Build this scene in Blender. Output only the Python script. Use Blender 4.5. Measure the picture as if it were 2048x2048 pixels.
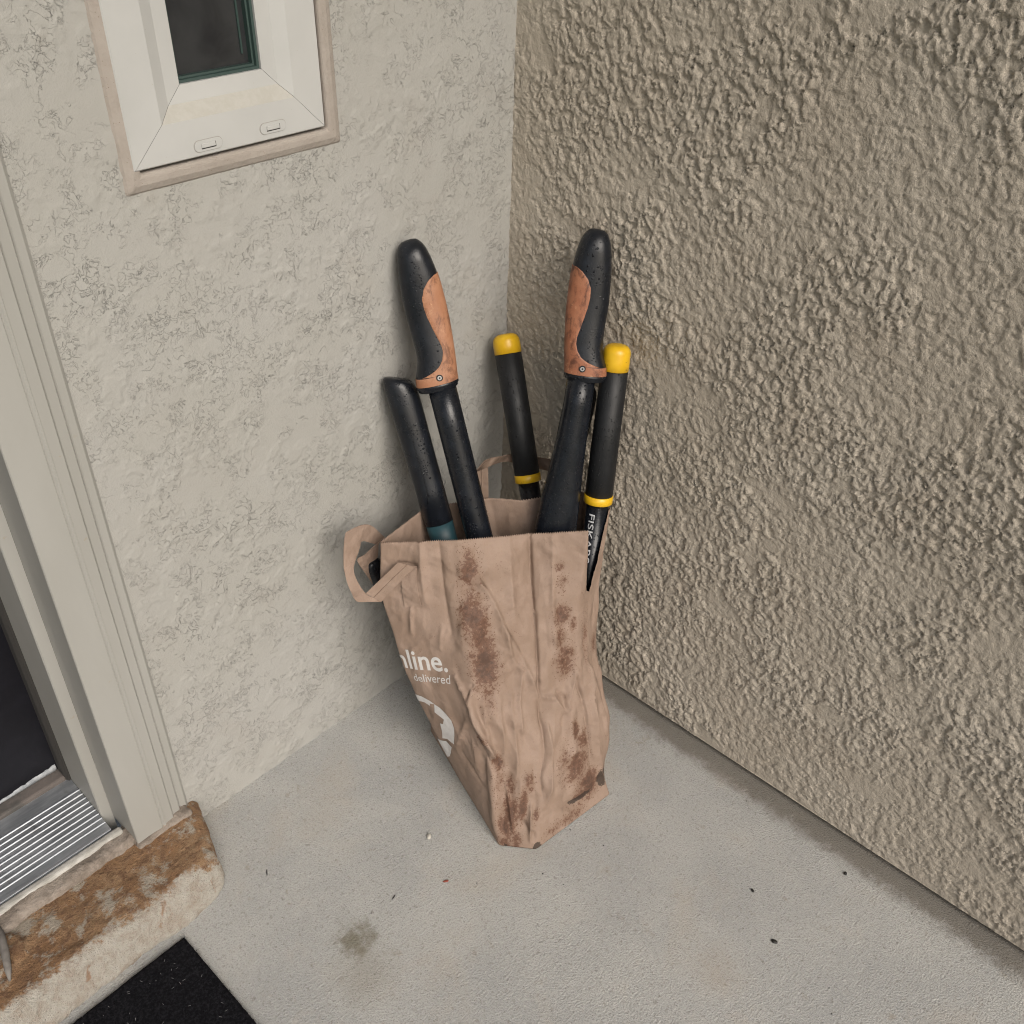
import bpy, bmesh, math, random
import numpy as np
from mathutils import Vector, Matrix
random.seed(7)
rng = np.random.default_rng(11)
for o in list(bpy.data.objects):
    bpy.data.objects.remove(o)
SC = bpy.context.scene
COL = SC.collection
R = math.radians

# ------------------------------------------------------------------ camera
cam_d = bpy.data.cameras.new('camera')
cam = bpy.data.objects.new('camera', cam_d)
COL.objects.link(cam)
cam_d.sensor_fit = 'HORIZONTAL'
cam_d.sensor_width = 36.0
cam_d.lens = 36.0 * 1957.4 / 2048.0
cam_d.clip_start = 0.02
cam_d.clip_end = 2000.0
cam.matrix_world = (Matrix.Translation((-0.9544, -0.8931, 1.2))
                    @ Matrix.Rotation(R(-47.8812), 4, 'Z')
                    @ Matrix.Rotation(R(90 - 36.8193), 4, 'X')
                    @ Matrix.Rotation(R(1.5127), 4, 'Z'))
SC.camera = cam

# ------------------------------------------------------------------ sky, sun, exposure (overcast)
SUN_EL, SUN_AZ = 38.0, 196.0          # azimuth clockwise from +Y
w = bpy.data.worlds.new('World')
SC.world = w
w.use_nodes = True
wn = w.node_tree.nodes
wl = w.node_tree.links
sky = wn.new('ShaderNodeTexSky')
sky.sky_type = 'NISHITA'
sky.sun_disc = False
sky.sun_elevation = R(SUN_EL)
sky.sun_rotation = R(SUN_AZ)
sky.dust_density = 6.0
sky.air_density = 1.2
hs = wn.new('ShaderNodeHueSaturation')
hs.inputs['Saturation'].default_value = 0.7
wl.new(sky.outputs[0], hs.inputs['Color'])
wl.new(hs.outputs[0], wn['Background'].inputs['Color'])
wn['Background'].inputs['Strength'].default_value = 0.128
sun_d = bpy.data.lights.new('sun', 'SUN')
sun_d.energy = 1.05
sun_d.angle = R(38)
sun_d.color = (1.0, 0.995, 0.985)
sun = bpy.data.objects.new('sun', sun_d)
COL.objects.link(sun)
sv = Vector((math.sin(R(SUN_AZ)) * math.cos(R(SUN_EL)), math.cos(R(SUN_AZ)) * math.cos(R(SUN_EL)), math.sin(R(SUN_EL))))
sun.rotation_euler = sv.to_track_quat('Z', 'Y').to_euler()
SC.view_settings.view_transform = 'Standard'
SC.view_settings.look = 'None'
SC.view_settings.gamma = 1.0
SC.view_settings.use_curve_mapping = False
SC.view_settings.exposure = 0.20
SC.cycles.filter_width = 1.1
SC.cycles.use_denoising = True
SC.cycles.denoiser = 'OPENIMAGEDENOISE'
SC.cycles.denoising_input_passes = 'RGB_ALBEDO_NORMAL'
SC.cycles.denoising_prefilter = 'NONE'
SC.cycles.max_bounces = 5
SC.cycles.diffuse_bounces = 3
SC.cycles.glossy_bounces = 2
SC.cycles.caustics_reflective = False
SC.cycles.caustics_refractive = False

# ------------------------------------------------------------------ helpers: materials
class NT:
    """small node-tree helper"""
    def __init__(s, name, disp=False):
        s.m = bpy.data.materials.new(name)
        s.m.use_nodes = True
        s.t = s.m.node_tree
        s.n = s.t.nodes
        s.b = s.n['Principled BSDF']
        s.out = s.n['Material Output']
        s.tc = None
        if disp:
            s.m.displacement_method = 'BOTH'
    def L(s, a, b):
        s.t.links.new(a, b)
    def setin(s, node, key, v):
        if hasattr(v, 'is_output'):
            s.L(v, node.inputs[key])
        elif v is not None:
            node.inputs[key].default_value = v
    def obj(s):
        if s.tc is None:
            s.tc = s.n.new('ShaderNodeTexCoord')
        return s.tc.outputs['Object']
    def mapping(s, scale=(1, 1, 1), rot=(0, 0, 0), loc=(0, 0, 0), vec=None):
        mp = s.n.new('ShaderNodeMapping')
        s.L(vec or s.obj(), mp.inputs['Vector'])
        mp.inputs['Scale'].default_value = scale
        mp.inputs['Rotation'].default_value = rot
        mp.inputs['Location'].default_value = loc
        return mp.outputs[0]
    def noise(s, scale, detail=4, rough=0.55, dist=0.0, vec=None):
        n = s.n.new('ShaderNodeTexNoise')
        s.L(vec or s.obj(), n.inputs['Vector'])
        n.inputs['Scale'].default_value = scale
        n.inputs['Detail'].default_value = detail
        n.inputs['Roughness'].default_value = rough
        n.inputs['Distortion'].default_value = dist
        return n.outputs[0]
    def voro(s, scale, vec=None, feature='F1', rnd=1.0):
        n = s.n.new('ShaderNodeTexVoronoi')
        n.feature = feature
        s.L(vec or s.obj(), n.inputs['Vector'])
        n.inputs['Scale'].default_value = scale
        n.inputs['Randomness'].default_value = rnd
        return n.outputs['Distance']
    def add_vec(s, vec, amp, scale):
        n = s.n.new('ShaderNodeTexNoise')
        s.L(vec, n.inputs['Vector']); n.inputs['Scale'].default_value = scale; n.inputs['Detail'].default_value = 2
        m = s.n.new('ShaderNodeVectorMath'); m.operation = 'MULTIPLY_ADD'
        s.L(n.outputs['Color'], m.inputs[0]); m.inputs[1].default_value = (amp, amp, amp); s.L(vec, m.inputs[2])
        return m.outputs[0]
    def ramp(s, fac, a, b, lo=0.0, hi=1.0, smooth=True):
        n = s.n.new('ShaderNodeMapRange')
        n.interpolation_type = 'SMOOTHSTEP' if smooth else 'LINEAR'
        s.setin(n, 'Value', fac)
        n.inputs['From Min'].default_value = a
        n.inputs['From Max'].default_value = b
        n.inputs['To Min'].default_value = lo
        n.inputs['To Max'].default_value = hi
        return n.outputs[0]
    def math(s, op, a, b=None):
        n = s.n.new('ShaderNodeMath')
        n.operation = op
        s.setin(n, 0, a)
        if b is not None:
            s.setin(n, 1, b)
        return n.outputs[0]
    def add(s, *a):
        r = a[0]
        for x in a[1:]:
            r = s.math('ADD', r, x)
        return r
    def mul(s, *a):
        r = a[0]
        for x in a[1:]:
            r = s.math('MULTIPLY', r, x)
        return r
    def mix(s, fac, a, b):
        n = s.n.new('ShaderNodeMix')
        n.data_type = 'RGBA'
        s.setin(n, 'Factor', fac)
        for k, v in ((6, a), (7, b)):
            if hasattr(v, 'is_output'):
                s.L(v, n.inputs[k])
            else:
                n.inputs[k].default_value = (*v, 1) if len(v) == 3 else v
        return n.outputs[2]
    def attr(s, name):
        n = s.n.new('ShaderNodeAttribute')
        n.attribute_name = name
        return n.outputs['Fac']
    def sep(s, vec=None):
        n = s.n.new('ShaderNodeSeparateXYZ')
        s.L(vec or s.obj(), n.inputs[0])
        return n.outputs
    def color(s, c):
        s.setin(s.b, 'Base Color', c if hasattr(c, 'is_output') else (*c, 1))
    def rough(s, r):
        s.setin(s.b, 'Roughness', r)
    def spec(s, v):
        s.b.inputs['Specular IOR Level'].default_value = v
    def metal(s, v):
        s.b.inputs['Metallic'].default_value = v
    def bump(s, h, dist=0.001, strength=1.0):
        n = s.n.new('ShaderNodeBump')
        s.setin(n, 'Height', h)
        n.inputs['Distance'].default_value = dist
        n.inputs['Strength'].default_value = strength
        s.L(n.outputs[0], s.b.inputs['Normal'])
    def disp(s, h, scale):
        n = s.n.new('ShaderNodeDisplacement')
        s.setin(n, 'Height', h)
        n.inputs['Midlevel'].default_value = 0.0
        n.inputs['Scale'].default_value = scale
        s.L(n.outputs[0], s.out.inputs['Displacement'])

def stucco(name, seed, base, dark, light, fine_d, line_d):
    """paint on plaster; the larger relief is in the mesh, the sand grain and trowel lips are bump"""
    t = NT(name)
    v = t.mapping((1, 1, 1), loc=(seed, seed * .7, seed * .3))
    fine = t.noise(380, 3, .7, 0, v)
    c = t.mix(t.ramp(t.noise(4.5, 4, .6, .5, v), .35, .68), base, light)
    c = t.mix(t.mul(t.ramp(t.noise(13, 5, .65, .4, v), .52, .75), .5), c, dark)
    t.color(c)
    t.rough(.92)
    t.spec(.2)
    h = t.mul(fine, fine_d)
    if line_d:
        # thin lips and hairline creases left by the trowel
        def crease(n, at, wd, mask, d):
            q = t.ramp(t.math('ABSOLUTE', t.add(n, -at)), 0.0, wd)
            return t.mul(t.add(q, -1.0), mask, d)
        n1 = t.noise(46, 5, .62, .8, v)
        k = t.mul(t.ramp(t.noise(26, 4, .65, .5, v), .46, .62), t.ramp(t.noise(5, 2, .5, .3, v), .3, .62, .35, 1))
        h = t.add(h, crease(n1, .5, .010, k, line_d), t.mul(t.ramp(n1, .50, .512), k, line_d * .35))
        n2 = t.noise(135, 3, .6, .6, v)
        k2 = t.ramp(t.noise(33, 3, .55, 0, v), .45, .62)
        h = t.add(h, crease(n2, .54, .016, k2, line_d * .85))
    t.bump(h, .001, 1.0)
    return t.m

MAT = {}
MAT['stucco_left'] = stucco('stucco_left_tone', 3.1, (.354, .349, .326), (.338, .326, .300), (.368, .364, .346), .45, .62)  # same paint as the right wall; difference in light put into the colour
MAT['stucco_right'] = stucco('stucco_right_tone', 8.4, (.432, .386, .322), (.385, .333, .27), (.465, .42, .355), 1.6, 0)  # same paint again, its warmer light and brightness set by colour

def concrete():
    t = NT('concrete')
    v = t.obj()
    x = t.sep()
    n = t.noise(7, 5, .6, .4, v)
    m = t.noise(38, 6, .65, .3, v)
    f = t.noise(420, 3, .6, 0, v)
    c = t.mix(t.ramp(n, .32, .68), (.375, .378, .37), (.445, .443, .425))
    c = t.mix(t.mul(t.ramp(m, .55, .8), .5), c, (.38, .36, .325))
    c = t.mix(t.mul(t.ramp(t.noise(11, 3, .5, .8, v), .6, .75), .35), c, (.47, .42, .36))
    c = t.mix(t.mul(t.ramp(f, .50, .66), .7), c, (.31, .308, .29))
    c = t.mix(t.mul(t.ramp(t.noise(260, 3, .6, 0, t.mapping((1, 1, 1), loc=(3, 5, 0))), .56, .68), .6), c, (.52, .515, .495))
    c = t.mix(t.mul(t.ramp(t.noise(190, 5, .7, .3, v), .55, .66), .6), c, (.22, .205, .18))
    c = t.mix(t.mul(t.ramp(t.noise(5.5, 5, .6, .4, t.mapping((1, 1, 1), loc=(7, 1, 0))), .52, .72), .45), c, (.42, .375, .315))
    c = t.mix(t.mul(t.ramp(t.noise(24, 6, .7, .2, t.mapping((1, 1, 1), loc=(2, 9, 0))), .60, .72), .55), c, (.27, .235, .18))
    # dark specks
    sp = t.voro(140, v)
    c = t.mix(t.mul(.6, t.ramp(sp, .09, .05), t.ramp(t.noise(45, 2, .5, 0, v), .5, .6)), c, (.12, .11, .10))
    # dirt gathered along the foot of the right wall
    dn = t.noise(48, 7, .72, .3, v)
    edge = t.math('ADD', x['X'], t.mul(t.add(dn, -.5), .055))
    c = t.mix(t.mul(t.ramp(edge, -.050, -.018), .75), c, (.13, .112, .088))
    # moss-brown stain
    def blob(cx, cy, r, soft, k):
        d = t.math('SQRT', t.add(t.math('POWER', t.add(x['X'], -cx), 2.0), t.math('POWER', t.add(x['Y'], -cy), 2.0)))
        d = t.add(d, t.mul(t.add(t.noise(55, 5, .7, .3, v), -.5), .07))
        return t.mul(t.ramp(d, r, r - soft), k)
    c = t.mix(blob(-.578, -.300, .034, .030, .8), c, (.16, .145, .10))
    c = t.mix(blob(-.60, -.345, .06, .05, .28), c, (.20, .17, .12))
    c = t.mix(blob(-.29, -.66, .05, .05, .18), c, (.36, .26, .16))
    t.color(c)
    t.rough(.88)
    t.spec(.25)
    h = t.add(t.mul(f, 1.0), t.mul(t.noise(230, 4, .7, 0, v), .35), t.mul(m, .25))
    t.bump(h, .0022, 1.0)
    return t.m
MAT['concrete'] = concrete()

def simple(name, c, rough=.5, spec=.5, metal=0.0, var=None, vs=30, bump=None):
    t = NT(name)
    if var:
        t.color(t.mix(t.ramp(t.noise(vs, 5, .6, .3), .35, .7), c, var))
    else:
        t.color(c)
    t.rough(rough)
    t.spec(spec)
    t.metal(metal)
    if bump:
        t.bump(t.noise(bump[0], 4, .6, .2), bump[1], bump[2])
    return t.m

def painted():
    t = NT('cream_trim_paint')
    c = t.mix(t.ramp(t.noise(12, 4, .6, .3, t.mapping((1, 1, .25))), .3, .7), (.328, .324, .302), (.352, .348, .328))
    c = t.mix(t.mul(t.ramp(t.noise(60, 5, .7), .66, .74), .5), c, (.33, .28, .21))
    t.color(c); t.rough(.5); t.spec(.35)
    t.bump(t.noise(160, 3, .5), .0005, .3)
    return t.m
MAT['trim'] = painted()
def vinyl():
    t = NT('white_vinyl')
    c = t.mix(t.ramp(t.noise(9, 4, .6), .35, .7), (.44, .445, .437), (.475, .48, .472))
    c = t.mix(t.mul(t.ramp(t.voro(160), .06, .03), t.ramp(t.noise(30), .52, .6)), c, (.35, .3, .25))
    t.color(c); t.rough(.38); t.spec(.4)
    return t.m
MAT['vinyl'] = vinyl()
def vinyl_dirty():
    t = NT('dusty_vinyl_slope')
    c = t.mix(t.ramp(t.noise(110, 6, .7, .2), .35, .65), (.385, .375, .34), (.415, .408, .378))
    t.color(c); t.rough(.7)
    return t.m
MAT['vinyl_dirty'] = vinyl_dirty()
def tan_trim():
    t = NT('tan_trim')
    c = t.mix(t.ramp(t.noise(40, 5, .65), .35, .7), (.318, .283, .25), (.355, .32, .287))
    c = t.mix(t.mul(t.ramp(t.voro(330), .16, .08), t.ramp(t.noise(60, 3), .5, .58)), c, (.2, .14, .1))
    t.color(c); t.rough(.85)
    t.bump(t.noise(240, 5, .7), .0012, .8)
    return t.m
MAT['tan_trim'] = tan_trim()
MAT['seamline'] = simple('groove_line_grey', (.33, .32, .30), .8)  # flat grey for the groove line round the weep covers
MAT['gap'] = simple('dark_gap', (.03, .028, .026), .9)
MAT['gasket'] = simple('green_gasket', (.03, .055, .05), .45)
def glass():
    t = NT('dark_glass')
    t.color(t.mix(t.ramp(t.noise(16, 4, .6, .4), .3, .7), (.016, .017, .019), (.034, .036, .038))); t.rough(.08); t.spec(.5)  # grey of a reflection mixed into the pane's colour
    return t.m
MAT['glass'] = glass()
MAT['door'] = simple('black_door_paint', (.007, .007, .010), .5, .22, var=(.010, .010, .014), bump=(300, .0003, .3))
MAT['sweep'] = simple('door_sweep', (.14, .12, .11), .8, var=(.08, .075, .07), bump=(200, .0008, .7))
MAT['chip'] = simple('bare_chipped_paint', (.25, .27, .29), .8, var=(.42, .44, .46), vs=80, bump=(150, .001, .8))
def alu():
    t = NT('mill_aluminium')
    v = t.mapping((8, 60, 60))
    c = t.mix(t.ramp(t.noise(3, 5, .6, .3, v), .3, .7), (.40, .43, .47), (.56, .59, .63))
    c = t.mix(t.mul(t.ramp(t.noise(26, 5, .7), .55, .75), .6), c, (.22, .22, .22))
    t.color(c); t.metal(.85); t.rough(t.ramp(t.noise(18, 4), .3, .7, .32, .5))
    return t.m
MAT['alu'] = alu()
MAT['alu_worn'] = simple('worn_bright_aluminium', (.46, .48, .51), .6, .5, .9)
MAT['white_lip'] = simple('weathered_white_lip', (.34, .33, .30), .8, var=(.50, .49, .46), vs=60, bump=(120, .001, .6))
def mortar():
    t = NT('mortar')
    t.color(t.mix(t.ramp(t.noise(40, 6, .7, .4), .3, .7), (.20, .165, .135), (.36, .31, .265)))
    t.rough(.95)
    t.bump(t.noise(130, 6, .75, .4), .004, 1.0)
    return t.m
MAT['mortar'] = mortar()
def stone():
    t = NT('rusty_flagstone')
    v = t.obj()
    x = t.sep()
    n = t.noise(20, 7, .7, .2, v)
    m = t.noise(80, 7, .75, 0, v)
    c = t.mix(t.ramp(n, .35, .65), (.33, .185, .092), (.43, .28, .16))
    c = t.mix(t.ramp(m, .45, .62), c, (.235, .13, .072))
    c = t.mix(t.ramp(t.noise(21, 8, .75, .1, t.mapping((1, 1, 1), loc=(4, 2, 1))), .505, .585), c, (.47, .41, .335))
    c = t.mix(t.mul(t.ramp(t.noise(9, 6, .7, .3, t.mapping((1, 1, 1), loc=(1, 7, 1))), .57, .64), .7), c, (.38, .25, .115))
    # bare pale limestone along the broken front edge
    e = t.add(x['Y'], t.mul(t.add(t.noise(45, 7, .72, .2, v), -.5), .060))
    e = t.add(e, t.mul(t.add(t.noise(9, 3, .5, 0, v), -.5), .02))
    pale = t.mix(t.ramp(t.noise(60, 6, .7, .4, v), .4, .65), (.60, .565, .50), (.47, .40, .33))
    pale = t.mix(t.ramp(t.noise(28, 4, .6, .3, v), .62, .70), pale, (.42, .28, .19))
    c = t.mix(t.ramp(e, -.094, -.103), c, pale)
    t.color(c); t.rough(.9)
    t.bump(t.add(t.mul(m, 1.2), t.mul(t.noise(300, 4, .75, 0, v), 1.2), t.mul(n, .5)), .006, 1.0)
    return t.m
MAT['stone'] = stone()
def mat_rubber():
    t = NT('black_mat_pile')
    t.color(t.mix(t.ramp(t.noise(300, 4, .7), .4, .7), (.006, .006, .008), (.022, .022, .026)))
    t.rough(.95); t.spec(.1)
    t.bump(t.noise(500, 4, .7), .003, 1.0)
    return t.m
MAT['mat'] = mat_rubber()
MAT['lint'] = simple('pale_lint', (.3, .3, .31), .9)

def kraft(name, use_attr=True):
    t = NT(name)
    v = t.obj()
    n = t.noise(25, 5, .6, .3, v)
    fib = t.noise(600, 3, .7, .6, t.mapping((1, 1, .25)))
    c = t.mix(t.ramp(n, .35, .68), (.258, .186, .143), (.304, .224, .178))
    c = t.mix(t.mul(t.ramp(fib, .5, .72), .3), c, (.25, .155, .10))
    # fine fibres and specks in the paper
    c = t.mix(t.mul(t.ramp(t.voro(420, t.mapping((1, 1, .45))), .14, .06), t.ramp(t.noise(70, 4, .6, 0, v), .5, .62), .8), c, (.16, .08, .05))
    rg = .78
    if use_attr:
        st = t.attr('stain')
        nz = t.noise(230, 6, .72, .5, v)
        nb = t.noise(42, 5, .65, .6, v)
        f = t.add(st, t.mul(t.add(nz, -.5), 2.1), t.mul(t.add(nb, -.5), 1.7))
        m = t.mul(t.ramp(f, .48, .58), t.ramp(st, .02, .10))
        core = t.mul(t.ramp(f, .62, 1.15), .85)
        # spatter round the blots
        s1 = t.mul(t.ramp(t.voro(330, v), .34, .24), t.ramp(t.add(st, t.mul(t.add(nb, -.5), .6)), .02, .16), t.ramp(nz, .44, .50))
        m = t.math('MAXIMUM', m, s1)
        wet = t.mix(core, (.125, .064, .042), (.050, .026, .019))
        c = t.mix(t.mul(t.ramp(t.add(st, t.mul(t.add(nb, -.5), .9)), .10, .55), .5), c, (.165, .098, .066))
        c = t.mix(t.mul(m, .85), c, wet)
        c = t.mix(t.mul(t.ramp(t.add(t.attr('dark_mark'), t.mul(t.add(nz, -.5), 1.3)), .35, .55), t.ramp(t.attr('dark_mark'), .02, .2), .85), c, (.03, .022, .018))
        rg = t.ramp(m, 0, 1, .66, .55)
    t.color(c); t.rough(rg); t.spec(.25)
    # sharp little wrinkles pressed into the paper
    wv = t.mapping((1, 1, .45), (.25, .3, .1))
    w1 = t.voro(26, t.add_vec(wv, .035, 20))
    w2 = t.voro(60, t.add_vec(t.mapping((1, 1, .6), (.9, -.4, .2)), .02, 40))
    amt = t.ramp(t.noise(13, 3, .5, .3, v), .40, .62)
    t.bump(t.add(t.mul(fib, .10), t.mul(w1, amt, 1.5), t.mul(w2, .55, t.ramp(t.noise(17, 3), .45, .6))), .0045, .8)
    return t.m
MAT['kraft'] = kraft('kraft_paper')
MAT['kraft_plain'] = kraft('kraft_paper_strap', False)
MAT['ink'] = simple('white_ink', (.62, .61, .60), .75, .2, var=(.54, .52, .51), vs=90)

def rubber(name, a, b, rg0, rg1, drops=True, dots=.8):
    t = NT(name)
    v = t.obj()
    t.color(t.mix(t.ramp(t.noise(45, 5, .65), .4, .7), a, b))
    t.rough(t.ramp(t.noise(30, 4, .6), .3, .7, rg0, rg1))
    t.spec(.42)
    h = t.mul(t.noise(500, 3, .6), .12)
    if drops:
        d1 = t.mul(t.ramp(t.voro(150, v), .24, .08), t.ramp(t.noise(30, 3, .5, 0, v), .52, .60))
        d2 = t.mul(t.ramp(t.voro(290, v), .28, .08), .6, t.ramp(t.noise(42, 3, .5, 0, v), .50, .58))
        h = t.add(h, t.mul(d1, dots), d2)
    t.bump(h, .0015, 1.0)
    return t.m
MAT['rubber'] = rubber('wet_black_grip', (.007, .0085, .012), (.012, .0145, .020), .26, .38)
MAT['tube'] = rubber('black_tube', (.006, .0075, .011), (.010, .0125, .018), .22, .32)
MAT['sleeve'] = rubber('black_foam_sleeve', (.008, .009, .0105), (.014, .015, .017), .45, .58, True, .6)
MAT['matte'] = simple('matte_black_foam', (.008, .009, .011), .85, .2)
MAT['teal'] = simple('teal_plastic', (.012, .055, .07), .5, var=(.009, .038, .05))
MAT['steel'] = simple('blade_steel', (.25, .25, .26), .35, .5, 1.0, var=(.12, .11, .10))
MAT['screw'] = simple('grey_screw', (.42, .42, .42), .35, .5, .6)
def orange(name, a, b, d, amt):
    t = NT(name)
    v = t.obj()
    c = t.mix(t.ramp(t.noise(35, 5, .65, .4, v), .3, .7), a, b)
    c = t.mix(t.mul(t.ramp(t.noise(60, 7, .75, .5, t.mapping((1, 1, .5))), .50, .66), amt), c, d)
    c = t.mix(t.mul(t.ramp(t.noise(120, 4, .6, .2, v), .62, .7), .35), c, (.6, .35, .2))
    t.color(c); t.rough(.55)
    t.bump(t.noise(260, 5, .65), .0006, .6)
    return t.m
MAT['orange'] = orange('dusty_orange', (.325, .145, .075), (.39, .195, .112), (.14, .06, .034), .8)
MAT['orange_worn'] = orange('stained_orange', (.28, .105, .054), (.34, .145, .078), (.075, .027, .016), .85)
def yellow():
    t = NT('yellow_plastic')
    v = t.obj()
    c = t.mix(t.ramp(t.noise(50, 5), .35, .7), (.68, .40, .012), (.73, .46, .02))
    c = t.mix(t.mul(t.ramp(t.noise(130, 5, .7), .64, .70), .8), c, (.25, .15, .02))
    t.color(c); t.rough(.35)
    return t.m
MAT['yellow'] = yellow()
MAT['letter'] = simple('grey_lettering', (.55, .56, .58), .5)
MAT['grass'] = simple('lawn', (.05, .085, .025), .95, var=(.075, .10, .035), vs=3)
MAT['seed'] = simple('black_seed', (.012, .011, .010), .5)
MAT['pebble'] = simple('pale_pebble', (.5, .48, .43), .85, var=(.36, .34, .3))
MAT['stalk'] = simple('grey_dry_stalk', (.20, .185, .17), .85, var=(.12, .11, .10), vs=60, bump=(200, .001, .8))
MAT['redbit'] = simple('red_brown_scrap', (.22, .05, .03), .7)

# ------------------------------------------------------------------ helpers: meshes
def link(name, me, m=None, parent=None, smooth=False):
    o = bpy.data.objects.new(name, me)
    COL.objects.link(o)
    if m:
        me.materials.append(MAT[m])
    if parent:
        o.parent = parent
    if smooth:
        me.polygons.foreach_set('use_smooth', [True] * len(me.polygons))
    return o

def mesh(name, verts, faces, m=None, parent=None, smooth=False):
    me = bpy.data.meshes.new(name)
    me.from_pydata([tuple(map(float, v)) for v in verts], [], [tuple(map(int, f)) for f in faces])
    me.validate()
    me.update()
    return link(name, me, m, parent, smooth)

def bmobj(name, bm, m=None, parent=None, smooth=False):
    bmesh.ops.recalc_face_normals(bm, faces=bm.faces)
    me = bpy.data.meshes.new(name)
    bm.to_mesh(me)
    bm.free()
    return link(name, me, m, parent, smooth)

def tag(o, label=None, cat=None, kind=None, group=None):
    if label: o['label'] = label
    if cat: o['category'] = cat
    if kind: o['kind'] = kind
    if group: o['group'] = group
    return o

def empty(name, loc=(0, 0, 0)):
    o = bpy.data.objects.new(name, None)
    o.empty_display_size = .05
    COL.objects.link(o)
    o.location = loc
    return o

def adopt(parent):
    """children are built in world coordinates: keep them there under a moved Empty"""
    inv = Matrix.Translation(parent.location).inverted()
    for c in bpy.data.objects:
        if c.parent == parent:
            c.matrix_parent_inverse = inv

def box(bm, x0, x1, y0, y1, z0, z1):
    vs = [bm.verts.new(p) for p in ((x0, y0, z0), (x1, y0, z0), (x1, y1, z0), (x0, y1, z0), (x0, y0, z1), (x1, y0, z1), (x1, y1, z1), (x0, y1, z1))]
    for f in ((0, 3, 2, 1), (4, 5, 6, 7), (0, 1, 5, 4), (1, 2, 6, 5), (2, 3, 7, 6), (3, 0, 4, 7)):
        bm.faces.new([vs[i] for i in f])

def boxobj(name, dims, m, parent=None, bevel=0.0, seg=2):
    bm = bmesh.new()
    box(bm, *dims)
    if bevel:
        bmesh.ops.bevel(bm, geom=bm.edges[:], offset=bevel, segments=seg, affect='EDGES', profile=.5)
    return bmobj(name, bm, m, parent)

def grid_faces(nu, nv, closed_u=False):
    """index faces of an (nv rows) x (nu columns) vertex grid"""
    f = []
    cu = nu if closed_u else nu - 1
    for j in range(nv - 1):
        for i in range(cu):
            a = j * nu + i
            b = j * nu + (i + 1) % nu
            f.append((a, b, b + nu, a + nu))
    return f

def tubemesh(name, pts, rad, m, parent=None, n=28, up=None, cap=True, flat=None, close=True):
    """swept round or oval section; rad: list of (ra, rb) or r per point; ra lies along 'up'-cross-axis"""
    P = [Vector(p) for p in pts]
    V, F = [], []
    k = len(P)
    for i, p in enumerate(P):
        t = (P[min(i + 1, k - 1)] - P[max(i - 1, 0)]).normalized()
        u = Vector(up) if up is not None else Vector((.577, .577, -.577))
        a = t.cross(u).normalized()
        b = a.cross(t).normalized()
        r = rad[i]
        ra, rb = (r, r) if not isinstance(r, tuple) else r
        for q in range(n):
            th = 2 * math.pi * q / n
            V.append(p + a * ra * math.cos(th) + b * rb * math.sin(th))
    F = grid_faces(n, k, True)
    if cap:
        V.append(P[0]); c0 = len(V) - 1
        V.append(P[-1]); c1 = len(V) - 1
        for q in range(n):
            F.append((c0, (q + 1) % n, q))
            F.append((c1, (k - 1) * n + q, (k - 1) * n + (q + 1) % n))
    return mesh(name, V, F, m, parent, True)

def lerp(a, b, t):
    return a + (b - a) * t

# value noise for mesh-level relief
_ang = rng.random((256, 256)) * 2 * np.pi
_gx, _gy = np.cos(_ang), np.sin(_ang)
def vnoise(x, y):
    """gradient noise, about 0..1"""
    x, y = np.broadcast_arrays(np.asarray(x, float), np.asarray(y, float))
    xi = np.floor(x).astype(int); yi = np.floor(y).astype(int)
    fx = x - xi; fy = y - yi
    sx = fx * fx * fx * (fx * (fx * 6 - 15) + 10); sy = fy * fy * fy * (fy * (fy * 6 - 15) + 10)
    def g(i, j):
        a, b = (xi + i) % 256, (yi + j) % 256
        return _gx[a, b] * (fx - i) + _gy[a, b] * (fy - j)
    n = (g(0, 0) * (1 - sx) + g(1, 0) * sx) * (1 - sy) + (g(0, 1) * (1 - sx) + g(1, 1) * sx) * sy
    return .5 + .75 * n
def fbm(x, y, o=4):
    s = 0; a = .5; x = np.asarray(x, float); y = np.asarray(y, float)
    for i in range(o):
        s = s + a * vnoise(x, y); a *= .5
        x, y = 2.03 * (.8 * x + .6 * y) + 17.3, 2.03 * (-.6 * x + .8 * y) + 31.7
    return s / (1 - .5 ** o)
def sstep(x, a, b):
    t = np.clip((x - a) / (b - a), 0, 1)
    return t * t * (3 - 2 * t)

# ------------------------------------------------------------------ setting
o = boxobj('ground', (-150, 150, -150, 150, -.4, -.16), 'grass'); tag(o, kind='structure')
o = boxobj('porch_floor', (-3.2, .1, -2.6, .2, -.2, 0.0), 'concrete'); tag(o, kind='structure')

o = boxobj('shade_roof', (-3.4, .5, -1.0, .4, 2.36, 2.46), 'stucco_left'); tag(o, kind='structure')  # unseen roof added to block overhead sky and darken the corner

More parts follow.
